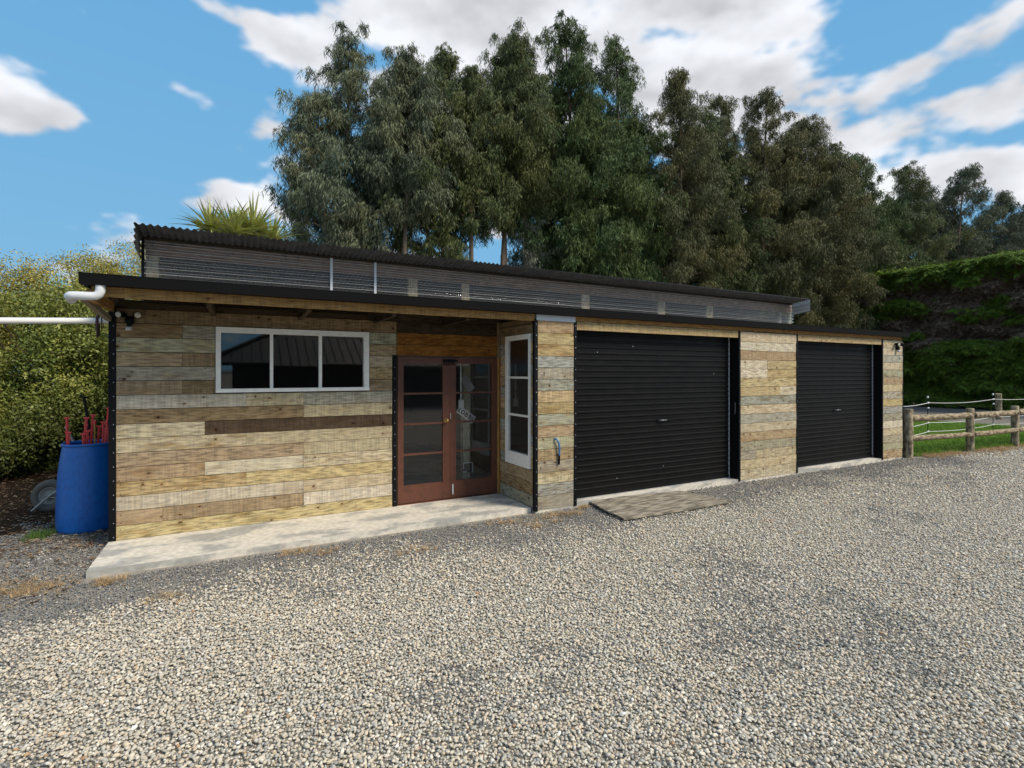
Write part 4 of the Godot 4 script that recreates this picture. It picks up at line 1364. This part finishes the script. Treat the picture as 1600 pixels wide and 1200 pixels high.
func spiky_plant() -> void:
	var r := RandomNumberGenerator.new()
	r.seed = 14
	var t := thing("cabbage_tree", "spiky yellow green cabbage tree poking up over the shed roof", "tree", Vector3(0.98, 0.25, -8.3))
	var tr := new_st()
	for k in 4:
		var a := k * 1.7
		tube(tr, [Vector3(0, -0.5, 0), Vector3(cos(a) * 0.2, 2.4, sin(a) * 0.2), Vector3(cos(a) * 0.55, 4.75, sin(a) * 0.4)], [0.12, 0.09, 0.07], 8)
	commit("trunk", tr, mats["bark"], t)
	var heads_ := [[Vector3(-0.42, 4.80, 0.1), 110], [Vector3(0.0, 4.95, -0.3), 110], [Vector3(0.45, 4.92, 0.1), 110], [Vector3(0.05, 4.72, 0.4), 90], [Vector3(0.85, 4.72, -0.1), 100], [Vector3(0.3, 4.75, 0.0), 90]]
	for hd in heads_:
		var st := new_st()
		for i in hd[1]:
			var up := asin(r.randf_range(-0.25, 1.0))
			st.set_color(Color(0.30, 0.34, 0.085).lerp(Color(0.50, 0.50, 0.20), r.randf()) * r.randf_range(0.75, 1.15))
			strap(st, hd[0] + Vector3(0, r.randf_range(-0.1, 0.05), 0), r.randf() * TAU, up, r.randf_range(0.55, 0.95), 0.06)
		commit("crown", st, tinted("cabbage_leaf", 0.45, 0.5, 0.3), t)

# ---------------------------------------------------------------- things in the yard
func build_drum() -> void:
	var at := Vector3(-0.40, -0.055, -1.93)
	var t := thing("drum", "blue plastic drum with its top cut off standing at the shed corner", "drum", at)
	var st := new_st()
	var pr := [Vector2(0.0, 0.012), Vector2(0.28, 0.0), Vector2(0.297, 0.012), Vector2(0.302, 0.04), Vector2(0.304, 0.20), Vector2(0.300, 0.36), Vector2(0.295, 0.50), Vector2(0.285, 0.66), Vector2(0.270, 0.80), Vector2(0.252, 0.93), Vector2(0.246, 0.965)]
	lathe(st, pr, 56, Transform3D.IDENTITY)
	lathe(st, [Vector2(0.239, 0.965), Vector2(0.244, 0.92), Vector2(0.262, 0.79), Vector2(0.285, 0.5), Vector2(0.294, 0.2), Vector2(0.29, 0.03), Vector2(0.0, 0.02)], 56, Transform3D.IDENTITY)
	var bp := mat("blue_plastic", Color(0.002, 0.115, 0.44), 0.42)
	bp.albedo_texture = noise_tex(0.03, 512, [Color(0.80, 0.84, 0.88), Color(0.97, 0.97, 0.97), Color(1, 1, 1)], [0.2, 0.42, 0.7], 71, 5)
	bp.roughness_texture = noise_tex(0.02, 512, [grey(0.8), grey(1.0)], [0.3, 0.7], 72, 5)
	bp.uv1_triplanar = true
	bp.uv1_scale = Vector3(1.6, 0.7, 1.6)
	commit("body", st, bp, t)
	var rim := new_st()
	lathe(rim, [Vector2(0.246, 0.962), Vector2(0.256, 0.962), Vector2(0.262, 0.972), Vector2(0.260, 0.984), Vector2(0.252, 0.990), Vector2(0.243, 0.984), Vector2(0.239, 0.965)], 56, Transform3D.IDENTITY)
	commit("rim", rim, mats["blue_plastic"], t)
	# tread-in fence standards stored in the drum
	var red := mat("red_plastic", Color(0.72, 0.06, 0.06), 0.4)
	# foot offset, lean, length, how it reads
	var list := [
		[-0.185, 0.02, -0.02, 0.00, 1.245, "red fence standard upright at the outer side of the blue drum"],
		[-0.09, 0.08, 0.085, 0.02, 1.245, "red fence standard leaning in the blue drum, first of the close pair"],
		[-0.035, 0.0, 0.075, -0.02, 1.265, "red fence standard leaning in the blue drum, second of the close pair"],
		[0.10, 0.06, 0.11, 0.0, 1.345, "longest red fence standard leaning toward the shed corner"],
		[0.185, 0.05, 0.03, 0.0, 1.20, "red fence standard in the blue drum nearest the shed corner"],
		[-0.15, 0.12, -0.01, 0.04, 1.09, "short red fence standard beside the outermost upright one"],
		[-0.02, 0.10, 0.04, 0.05, 1.10, "short red fence standard in the middle of the blue drum"],
		[0.045, -0.06, 0.05, 0.0, 1.13, "red fence standard half hidden behind the middle of the drum"],
		[0.14, -0.02, 0.01, 0.0, 1.18, "red fence standard between the two nearest the shed corner"],
		[0.02, 0.14, -0.03, 0.03, 1.07, "shortest red fence standard at the front rim of the drum"]]
	var k := 0
	for a in list:
		var o := thing("fence_standard", a[5], "fence post", at + Vector3(a[0] * 0.9 - 0.02, 0.03, a[1] * 0.9), "red fence standards in the blue drum")
		var top := Vector3(a[2], a[4], a[3])
		var sh := new_st()
		bar(sh, Vector3.ZERO, top, 0.024, 0.006, Vector3.RIGHT)
		bar(sh, Vector3.ZERO, top, 0.006, 0.024, Vector3.RIGHT)
		commit("shaft", sh, red, o)
		for j in 7:
			var q := top * (0.60 + 0.065 * j)
			var cl := new_st()
			bar(cl, q + Vector3(-0.016, 0.004, 0), q + Vector3(0.016, -0.003, 0.0), 0.010, 0.008)
			bar(cl, q + Vector3(0.015 * (1 if j % 2 else -1), 0.0, 0.002), q + Vector3(0.018 * (1 if j % 2 else -1), 0.018, 0.002), 0.006, 0.006, Vector3.RIGHT)
			commit("clip", cl, red, o)
		var hd := new_st()
		bar(hd, top + Vector3(-0.026, 0, 0), top + Vector3(0.026, 0, 0), 0.014, 0.016)
		commit("head", hd, red, o)
		k += 1
	var y := thing("garden_stake", "thin yellow stake among the red fence standards", "stake", at + Vector3(0.055, 0.03, 0.05))
	var ys := new_st()
	tube(ys, [Vector3.ZERO, Vector3(-0.005, 1.17, 0.0)], [0.008], 8)
	commit("rod", ys, mat("yellow_plastic", Color(0.42, 0.27, 0.06), 0.5), y)
	var yc := new_st()
	tube(yc, [Vector3(-0.005, 1.165, 0), Vector3(-0.005, 1.205, 0)], [0.015], 8)
	commit("cap", yc, red, y)
	var b := thing("black_pole", "black flat pole leaning in the blue drum above the red standards", "pole", at + Vector3(0.09, 0.03, -0.1))
	var bs := new_st()
	bar(bs, Vector3(0.02, 0, 0), Vector3(-0.19, 1.46, -0.12), 0.045, 0.02, Vector3.RIGHT)
	commit("shaft", bs, mats["strip"], b)
	var bc := new_st()
	bar(bc, Vector3(-0.235, 1.475, -0.12), Vector3(-0.15, 1.462, -0.12), 0.024, 0.018)
	commit("head", bc, mats["strip"], b)

func torus(st: SurfaceTool, R1: float, r1: float, x: Transform3D, n := 40, m := 14) -> void:
	var pr := []
	for i in m + 1:
		var a := TAU * i / m
		pr.append(Vector2(R1 + cos(a) * r1, sin(a) * r1))
	for i in m / 2: pass
	lathe(st, pr, n, x)

func build_wheelbarrow() -> void:
	var t := thing("wheelbarrow", "old wheelbarrow behind the blue drum with its tyred wheel showing", "wheelbarrow", Vector3(-0.98, -0.06, -3.05))
	var c := Vector3(-0.05, 0.205, 0.0)
	# the axle lies across the barrow; the wheel is turned a little to the yard
	var x := Transform3D(Basis(Vector3.UP, -0.25) * Basis(Vector3.RIGHT, PI / 2 - 0.12), c)
	var w := part("wheel", t)
	var ty := new_st()
	torus(ty, 0.155, 0.052, x, 44, 16)
	commit("tyre", ty, mat("tyre", Color(0.10, 0.092, 0.08), 0.85), w)
	var ri := new_st()
	lathe(ri, [Vector2(0.0, 0.035), Vector2(0.03, 0.033), Vector2(0.045, 0.022), Vector2(0.085, 0.016), Vector2(0.098, 0.03), Vector2(0.112, 0.034), Vector2(0.115, 0.0), Vector2(0.112, -0.034), Vector2(0.098, -0.03), Vector2(0.085, -0.016), Vector2(0.0, -0.03)], 36, x)
	commit("rim", ri, mat("dull_steel", Color(0.20, 0.195, 0.18), 0.6, 0.3), w)
	var steel := mat("pipe_paint", Color(0.34, 0.33, 0.29), 0.6, 0.2)
	for s in [1.0, -1.0]:
		var f := new_st()
		var z: float = 0.085 * s
		tube(f, [c + Vector3(-0.16, -0.16, z), c + Vector3(-0.10, -0.10, z), c + Vector3(0.02, 0.02, z), c + Vector3(0.14, 0.10, z), c + Vector3(0.30, 0.14, z * 1.6), c + Vector3(0.75, 0.30, z * 2.6), c + Vector3(1.25, 0.34, z * 2.9)], [0.0135], 10)
		commit("frame_tube", f, steel, t)
		var l := new_st()
		tube(l, [c + Vector3(0.55, 0.24, z * 2.2), c + Vector3(0.62, -0.195, z * 2.3), c + Vector3(0.72, -0.195, z * 2.3), c + Vector3(0.82, 0.30, z * 2.6)], [0.012], 8)
		commit("leg", l, steel, t)
	var br := new_st()
	tube(br, [c + Vector3(0.0, 0.0, 0.085), c + Vector3(0.24, -0.05, 0.12)], [0.008], 8)
	commit("stay", br, steel, t)
	var ax := new_st()
	tube(ax, [c + Vector3(0, 0, -0.11), c + Vector3(0, 0, 0.11)], [0.012], 10)
	commit("axle", ax, steel, t)
	var tr := new_st()
	tr.set_smooth_group(-1)
	var lo := [c + Vector3(0.32, 0.20, -0.17), c + Vector3(0.85, 0.32, -0.17), c + Vector3(0.85, 0.32, 0.17), c + Vector3(0.32, 0.20, 0.17)]
	var hi := [c + Vector3(0.26, 0.50, -0.30), c + Vector3(1.0, 0.54, -0.30), c + Vector3(1.0, 0.54, 0.30), c + Vector3(0.26, 0.50, 0.30)]
	quad(tr, lo[0], lo[1], lo[2], lo[3], Vector3.DOWN)
	for i in 4: quad(tr, lo[i], lo[(i + 1) % 4], hi[(i + 1) % 4], hi[i], lo[i] + lo[(i + 1) % 4] - lo[(i + 2) % 4] - lo[(i + 3) % 4])
	commit("tray", tr, mat("tray_green", Color(0.03, 0.05, 0.035), 0.6), t)
	var sp := thing("spade_handle", "pale wooden handle lying behind the drum rim", "handle", Vector3(-0.62, -0.06, -2.45))
	var s2 := new_st()
	tube(s2, [Vector3(0.25, 0.0, -0.25), Vector3(-0.02, 1.06, 0.25), Vector3(-0.05, 1.16, 0.3)], [0.014], 8)
	commit("shaft", s2, mat("pale_wood", Color(0.40, 0.36, 0.30), 0.8), sp)

func build_pole() -> void:
	var t := thing("white_pole", "long white horizontal pole running out from the shed corner", "pole", Vector3(-0.10, 2.285, -1.20))
	var st := new_st()
	tube(st, [Vector3(0.03, 0, 0), Vector3(-6.0, -0.27, 0.0)], [0.031], 14)
	commit("shaft", st, mat("white_steel", Color(0.78, 0.77, 0.74), 0.4), t)
	# the far end stands on a post outside the picture
	var po := new_st()
	tube(po, [Vector3(-5.9, -2.34, 0), Vector3(-5.9, -0.27, 0)], [0.04], 12)
	commit("post", po, mats["white_steel"], t)
	var s := thing("hanging_strap", "dark red leather straps hanging from the white pole", "strap", Vector3(-0.19, 2.31, -1.20))
	var m := mat("leather", Color(0.055, 0.022, 0.02), 0.6)
	for k in 3:
		var c := new_st()
		var x: float = [-0.012, 0.0, 0.035][k]
		var pts := []
		for i in 9:
			var a := PI * i / 8.0
			pts.append(Vector3(x, -0.01 + 0.034 * sin(a) - 0.0, 0.038 * cos(a)))
		pts.push_front(Vector3(x, [-0.13, -0.21, -0.12][k], 0.040))
		pts.append(Vector3(x, [-0.15, -0.19, -0.10][k], -0.038))
		tube(c, pts, [[0.004, 0.010, 0.005][k]], 7)
		commit("strap", c, m, s)

func flood_light(label: String, at: Vector3, flip: float) -> void:
	var t := thing("security_light", label, "light", at, "twin security lights on the shed")
	var blk := mats["strip"] as Material
	var b := new_st()
	lathe(b, [Vector2(0, 0.03), Vector2(0.036, 0.03), Vector2(0.042, 0.02), Vector2(0.042, 0.0)], 18, Transform3D(Basis(Vector3.RIGHT, PI / 2), Vector3.ZERO))
	box(b, Vector3(-0.02, -0.06, 0.0), Vector3(0.02, 0.01, 0.05))
	commit("bracket", b, blk, t)
	var lens := mat("lamp_glass", Color(0.62, 0.58, 0.50), 0.25)
	for s in [-1.0, 1.0]:
		var d := Vector3(s * 0.42 + 0.1 * flip, -0.12, 1.0).normalized()
		var c := Vector3(s * 0.072, 0.055, 0.06)
		var q := Basis.looking_at(-d, Vector3.UP) * Basis(Vector3.RIGHT, -PI / 2)
		var hd := part("lamp_head", t)
		var sh := new_st()
		lathe(sh, [Vector2(0.0, -0.075), Vector2(0.018, -0.07), Vector2(0.028, -0.045), Vector2(0.033, 0.0), Vector2(0.036, 0.03), Vector2(0.032, 0.03), Vector2(0.031, 0.024)], 20, Transform3D(Basis.looking_at(d, Vector3.UP) * Basis(Vector3.RIGHT, -PI / 2), c))
		commit("housing", sh, blk, hd)
		var le := new_st()
		lathe(le, [Vector2(0.0315, 0.024), Vector2(0.022, 0.029), Vector2(0.0, 0.031)], 20, Transform3D(Basis.looking_at(d, Vector3.UP) * Basis(Vector3.RIGHT, -PI / 2), c))
		commit("lens", le, lens, hd)
		var ar := new_st()
		tube(ar, [Vector3(0, 0, 0.03), c - d * 0.06], [0.012], 8)
		commit("arm", ar, blk, hd)
	var sn := new_st()
	tube(sn, [Vector3(-0.022, -0.085, 0.035), Vector3(0.022, -0.085, 0.05)], [0.021], 12)
	commit("sensor", sn, mat("sensor_white", Color(0.45, 0.47, 0.47), 0.4), t)

func build_things() -> void:
	build_drum()
	build_wheelbarrow()
	build_pole()
	flood_light("black twin security light on the set back wall under the gutter end", Vector3(0.115, 2.275, -WD + 0.004), -1.0)
	flood_light("black twin security light on the far pier beside the hedge", Vector3(13.18, 2.27, 0.004), 1.0)
	var h := thing("hose_end", "short blue hose hanging out of the pier beside the black door", "hose", Vector3(4.745, 0.875, 0.0))
	var st := new_st()
	tube(st, [Vector3(-0.01, 0, -0.02), Vector3(-0.004, 0.006, 0.018), Vector3(0.008, -0.008, 0.032), Vector3(0.035, -0.06, 0.036), Vector3(0.048, -0.13, 0.03), Vector3(0.050, -0.22, 0.022)], [0.0115], 10)
	commit("hose", st, mat("blue_hose", Color(0.02, 0.16, 0.42), 0.4), h)
	st = new_st()
	tube(st, [Vector3(0.050, -0.215, 0.0225), Vector3(0.050, -0.335, 0.018)], [0.0135], 10)
	commit("grip", st, mats["strip"], h)
	# plywood laid as a ramp onto the door slab
	var p := thing("plywood_sheet", "weathered grey plywood sheet lying in front of the wide black door", "board", Vector3(6.10, -0.02, 0.42))
	var ply := StandardMaterial3D.new()
	ply.albedo_color = srgb(0.36, 0.315, 0.245)
	ply.albedo_texture = noise_tex(0.006, 1024, [Color(0.62, 0.62, 0.62), Color(0.85, 0.845, 0.83), Color(1, 1, 1)], [0.28, 0.5, 0.8], 23, 6)
	ply.uv1_triplanar = true
	ply.uv1_scale = Vector3(0.5, 0.5, 2.4)
	ply.roughness = 0.9
	st = new_st()
	st.set_smooth_group(0)
	var nx := 14
	var nz := 6
	var f := func(i: int, j: int, top: float) -> Vector3:
		var u := float(i) / nx
		var v := float(j) / nz
		var a := Vector3(lerpf(-0.80, -0.92, v), 0, lerpf(-0.47, 0.42, v))
		var b := Vector3(lerpf(0.78, 0.96, v), 0, lerpf(-0.34, 0.46, v))
		var q := a.lerp(b, u)
		var w := 0.006 * sin(u * 5.0 + v * 2.0) + 0.012 * (1.0 - v) + 0.008 * u * v
		return Vector3(q.x + 0.012 * sin(v * 9.0) * (1.0 if i == 0 else 0.0), w + top, q.z + (0.008 * sin(u * 23.0) if j == nz else 0.0))
	for i in nx:
		for j in nz:
			quad(st, f.call(i, j, 0.0), f.call(i + 1, j, 0.0), f.call(i + 1, j + 1, 0.0), f.call(i, j + 1, 0.0), Vector3.UP)
			quad(st, f.call(i, j, -0.018), f.call(i + 1, j, -0.018), f.call(i + 1, j + 1, -0.018), f.call(i, j + 1, -0.018), Vector3.DOWN)
	st.set_smooth_group(-1)
	for i in nx:
		quad(st, f.call(i, 0, 0.0), f.call(i + 1, 0, 0.0), f.call(i + 1, 0, -0.018), f.call(i, 0, -0.018), Vector3.FORWARD)
		quad(st, f.call(i, nz, 0.0), f.call(i + 1, nz, 0.0), f.call(i + 1, nz, -0.018), f.call(i, nz, -0.018), Vector3.BACK)
	for j in nz:
		quad(st, f.call(0, j, 0.0), f.call(0, j + 1, 0.0), f.call(0, j + 1, -0.018), f.call(0, j, -0.018), Vector3.LEFT)
		quad(st, f.call(nx, j, 0.0), f.call(nx, j + 1, 0.0), f.call(nx, j + 1, -0.018), f.call(nx, j, -0.018), Vector3.RIGHT)
	commit("sheet", st, ply, p)
	build_fence()
	inside_things()
	build_house()

func build_fence() -> void:
	var m := mat("fence_wood", Color(0.40, 0.345, 0.25), 0.9)
	m.albedo_texture = noise_tex(0.02, 512, [Color(0.45, 0.42, 0.38), Color(0.85, 0.83, 0.8), Color(1, 1, 0.97)], [0.25, 0.5, 0.8], 51, 5)
	m.uv1_triplanar = true
	m.uv1_scale = Vector3(1.2, 0.5, 1.2)
	var rm := mat("rail_wood", Color(0.40, 0.33, 0.23), 0.9)
	rm.albedo_texture = m.albedo_texture
	rm.uv1_triplanar = true
	rm.uv1_scale = Vector3(0.6, 1.4, 1.4)
	var t := thing("rail_fence", "low fence of round posts and two half round rails beside the shed", "fence", Vector3(13.66, -0.06, 0.0))
	var posts := [Vector3(0, 0, 0), Vector3(2.12, 0, 0.27), Vector3(4.28, 0, 0.36), Vector3(6.5, 0, 0.5), Vector3(8.7, 0, 0.65)]
	for i in posts.size():
		var st := new_st()
		var hh: float = [1.03, 0.99, 0.99, 1.0, 1.0][i]
		var r0: float = [0.087, 0.078, 0.078, 0.078, 0.078][i]
		lathe(st, [Vector2(r0 * 1.02, -0.1), Vector2(r0, 0.3), Vector2(r0 * 0.98, hh - 0.01), Vector2(r0 * 0.92, hh), Vector2(0, hh + 0.006)], 18, Transform3D(Basis.IDENTITY, posts[i]))
		commit("post", st, m, t)
	for i in posts.size() - 1:
		for lv in [[0.83, 0.076], [0.40, 0.062]]:
			var st := new_st()
			var pts := []
			for k in 9:
				var q: Vector3 = posts[i].lerp(posts[i + 1], lerpf(0.02, 0.98, k / 8.0))
				pts.append(q + Vector3(0.0, lv[0] + rng.randf_range(-0.008, 0.008), 0.045 if i == 1 else 0.02))
			tube(st, pts, [lv[1], lv[1] * 0.98, lv[1] * 0.95, lv[1] * 0.97, lv[1] * 0.93, lv[1] * 0.92, lv[1] * 0.9, lv[1] * 0.88, lv[1] * 0.87], 12)
			commit("rail", st, rm, t)
	var lp := thing("leaning_post", "pale leaning wooden post standing alone in front of the hedge", "post", Vector3(27.0, -0.06, -2.95))
	var ls := new_st()
	tube(ls, [Vector3(0.10, -0.1, 0), Vector3(-0.12, 1.0, 0.05)], [0.10, 0.095], 14)
	commit("shaft", ls, m, lp)
	# electric fence: thin standards with white insulators, and white tape between them
	var spots := [[Vector3(14.6, -0.06, -0.9), "thin electric fence standard beside the shed wall end"], [Vector3(17.0, -0.06, -1.05), "thin electric fence standard between the first and second rail posts"], [Vector3(20.9, -0.06, -1.05), "thin electric fence standard beside the third rail post"], [Vector3(25.0, -0.06, -1.0), "thin electric fence standard beyond the third rail post"]]
	var hs := [1.02, 0.88, 0.50, 0.27]
	var white := mat("white_plastic", Color(0.78, 0.78, 0.76), 0.4)
	for s in spots:
		var o := thing("electric_standard", s[1], "fence post", s[0], "electric fence standards in the paddock")
		var rod := new_st()
		tube(rod, [Vector3(0, -0.05, 0), Vector3(0, 1.16, 0)], [0.008], 6)
		commit("rod", rod, mats["strip"], o)
		var top := new_st()
		lathe(top, [Vector2(0, -0.03), Vector2(0.022, -0.02), Vector2(0.024, 0.02), Vector2(0.0, 0.035)], 10, Transform3D(Basis.IDENTITY, Vector3(0, 1.16, 0)))
		commit("knob", top, white, o)
		for y in hs:
			var k := new_st()
			lathe(k, [Vector2(0, -0.024), Vector2(0.026, -0.016), Vector2(0.026, 0.016), Vector2(0, 0.024)], 10, Transform3D(Basis.IDENTITY, Vector3(0, y, 0.01)))
			commit("insulator", k, white, o)
	var names := ["top white electric fence tape above the wooden rails", "", "white electric fence tape just under the upper rails", "white electric fence tape just over the lower rails"]
	for i in [0, 2, 3]:
		var tp := thing("fence_tape", names[i], "fence tape", Vector3(0, -0.06, 0))
		var st := new_st()
		for k in 3:
			var a: Vector3 = spots[k][0] + Vector3(0, hs[i] + 0.06, 0.03)
			var b: Vector3 = spots[k + 1][0] + Vector3(0, hs[i] + 0.06, 0.03)
			var pts := []
			for j in 9:
				var q := j / 8.0
				pts.append(a.lerp(b, q) - Vector3.UP * 0.05 * sin(PI * q))
			tube(st, pts, [0.0075], 6, false)
		commit("tape", st, white, tp)

func plate_text(parent: Node, text: String, at: Vector3, rot: float, size: float) -> void:
	var tm := TextMesh.new()
	var f := SystemFont.new()
	f.font_names = PackedStringArray(["Droid Sans"])
	f.font_weight = 700
	tm.font = f
	tm.text = text
	tm.font_size = 32
	tm.pixel_size = size / 32.0
	tm.depth = 0.002
	var o := MeshInstance3D.new()
	o.mesh = tm
	o.material_override = mats["strip"]
	o.name = "lettering"
	parent.add_child(o, true)
	o.position = at
	o.rotation.z = rot

func inside_things() -> void:
	# seen through the french doors
	var white := mats["white_plastic"] as Material
	var a := thing("number_plate", "white number plate nailed askew to the post inside, lower one", "sign", Vector3(4.215, 1.09, -1.70))
	var st := new_st()
	obox(st, Transform3D(Basis(Vector3.BACK, -0.62), Vector3.ZERO), Vector3(0.32, 0.12, 0.004))
	commit("plate", st, white, a)
	plate_text(a, "LOBBS", Vector3(0, 0, 0.004), -0.62, 0.10)
	var b := thing("number_plate", "dull number plate nailed askew to the post inside, upper one", "sign", Vector3(4.24, 1.57, -1.70))
	st = new_st()
	obox(st, Transform3D(Basis(Vector3.BACK, -0.95), Vector3.ZERO), Vector3(0.26, 0.12, 0.004))
	commit("plate", st, mat("dull_plate", Color(0.35, 0.35, 0.33), 0.6), b)
	var c := thing("power_point", "white power point hanging on its cable inside the french doors", "socket", Vector3(3.985, 1.28, -1.35))
	st = new_st()
	box(st, Vector3(-0.035, -0.06, -0.02), Vector3(0.035, 0.06, 0.02))
	commit("box", st, white, c)
	st = new_st()
	tube(st, [Vector3(0, 0.06, 0), Vector3(-0.01, 1.26, 0)], [0.012], 8)
	commit("cable", st, white, c)
	var d := thing("notice", "small dark notice with a white edge low on the inside post", "sign", Vector3(4.245, 0.27, -1.70))
	st = new_st()
	box(st, Vector3(-0.075, -0.075, 0), Vector3(0.075, 0.075, 0.004))
	commit("card", st, mat("dark_card", Color(0.05, 0.05, 0.05), 0.7), d)
	st = new_st()
	box(st, Vector3(-0.078, 0.068, 0.005), Vector3(0.078, 0.08, 0.008))
	box(st, Vector3(0.068, -0.078, 0.005), Vector3(0.08, 0.066, 0.008))
	box(st, Vector3(-0.08, -0.02, 0.005), Vector3(-0.068, 0.066, 0.008))
	box(st, Vector3(-0.08, -0.078, 0.005), Vector3(-0.02, -0.05, 0.008))
	commit("edge", st, white, d)

# the house across the yard, mirrored in the window panes
func build_house() -> void:
	var t := thing("house", "low house with a grey ribbed metal roof, mirrored in the window panes", "house", Vector3(0, -0.06, 18.06))
	var wall := mat("house_wall", Color(0.022, 0.019, 0.017), 0.8)
	var st := new_st()
	box(st, Vector3(0.9, 0, 0.5), Vector3(17.5, 2.15, 9.5))
	commit("wall", st, wall, t)
	var ro := mat("house_roof", Color(0.040, 0.041, 0.044), 0.6)
	var e := 2.16
	var rh := 4.9
	var a := Vector3(-0.2, e, 0)
	var b := Vector3(18.1, e, 0)
	var c := Vector3(18.1, e, 10)
	var d := Vector3(-0.2, e, 10)
	var r0 := Vector3(4.8, rh, 5)
	var r1 := Vector3(13.1, rh, 5)
	st = new_st()
	st.set_smooth_group(-1)
	quad(st, a, b, r1, r0, Vector3(0, 1, -1))
	quad(st, c, d, r0, r1, Vector3(0, 1, 1))
	tri(st, a, r0, d, Vector3(-1, 1, 0))
	tri(st, b, c, r1, Vector3(1, 1, 0))
	quad(st, a, b, c, d, Vector3.DOWN)
	commit("roof", st, ro, t)
	# standing ribs on the slope toward the yard
	for i in 44:
		var x := 0.1 + i * 0.405
		var rise := clampf(minf((x + 0.2) / 5.0, (18.1 - x) / 5.0), 0.0, 1.0)
		if rise < 0.06: continue
		var rb := new_st()
		bar(rb, Vector3(x, e + 0.02, 0.0), Vector3(x, e + 0.02 + (rh - e) * rise, 5.0 * rise), 0.035, 0.04)
		commit("roof_rib", rb, ro, t)
	for h in [[a, r0], [d, r0], [b, r1], [c, r1], [r0, r1]]:
		var rb := new_st()
		tube(rb, [h[0] + Vector3.UP * 0.04, h[1] + Vector3.UP * 0.04], [0.10], 8)
		commit("ridge_cap", rb, mats["gutter"], t)
	var g := new_st()
	box(g, Vector3(0.2, e - 0.10, -0.12), Vector3(18.2, e + 0.02, -0.02))
	commit("gutter", g, mats["gutter"], t)
	for x in [2.5, 6.5, 11.0]:
		var w := new_st()
		box(w, Vector3(x, 0.9, 0.46), Vector3(x + 1.6, 2.0, 0.495))
		commit("window", w, mat("house_window", Color(0.02, 0.022, 0.025), 0.1), t)

func _ready() -> void:
	rng.seed = 2024
	camera_and_light()
	make_materials()
	print("materials")
	build_ground()
	build_shed()
	print("shed")
	build_trees()
	print("trees")
	mat("white_plastic", Color(0.78, 0.78, 0.76), 0.4)
	build_things()
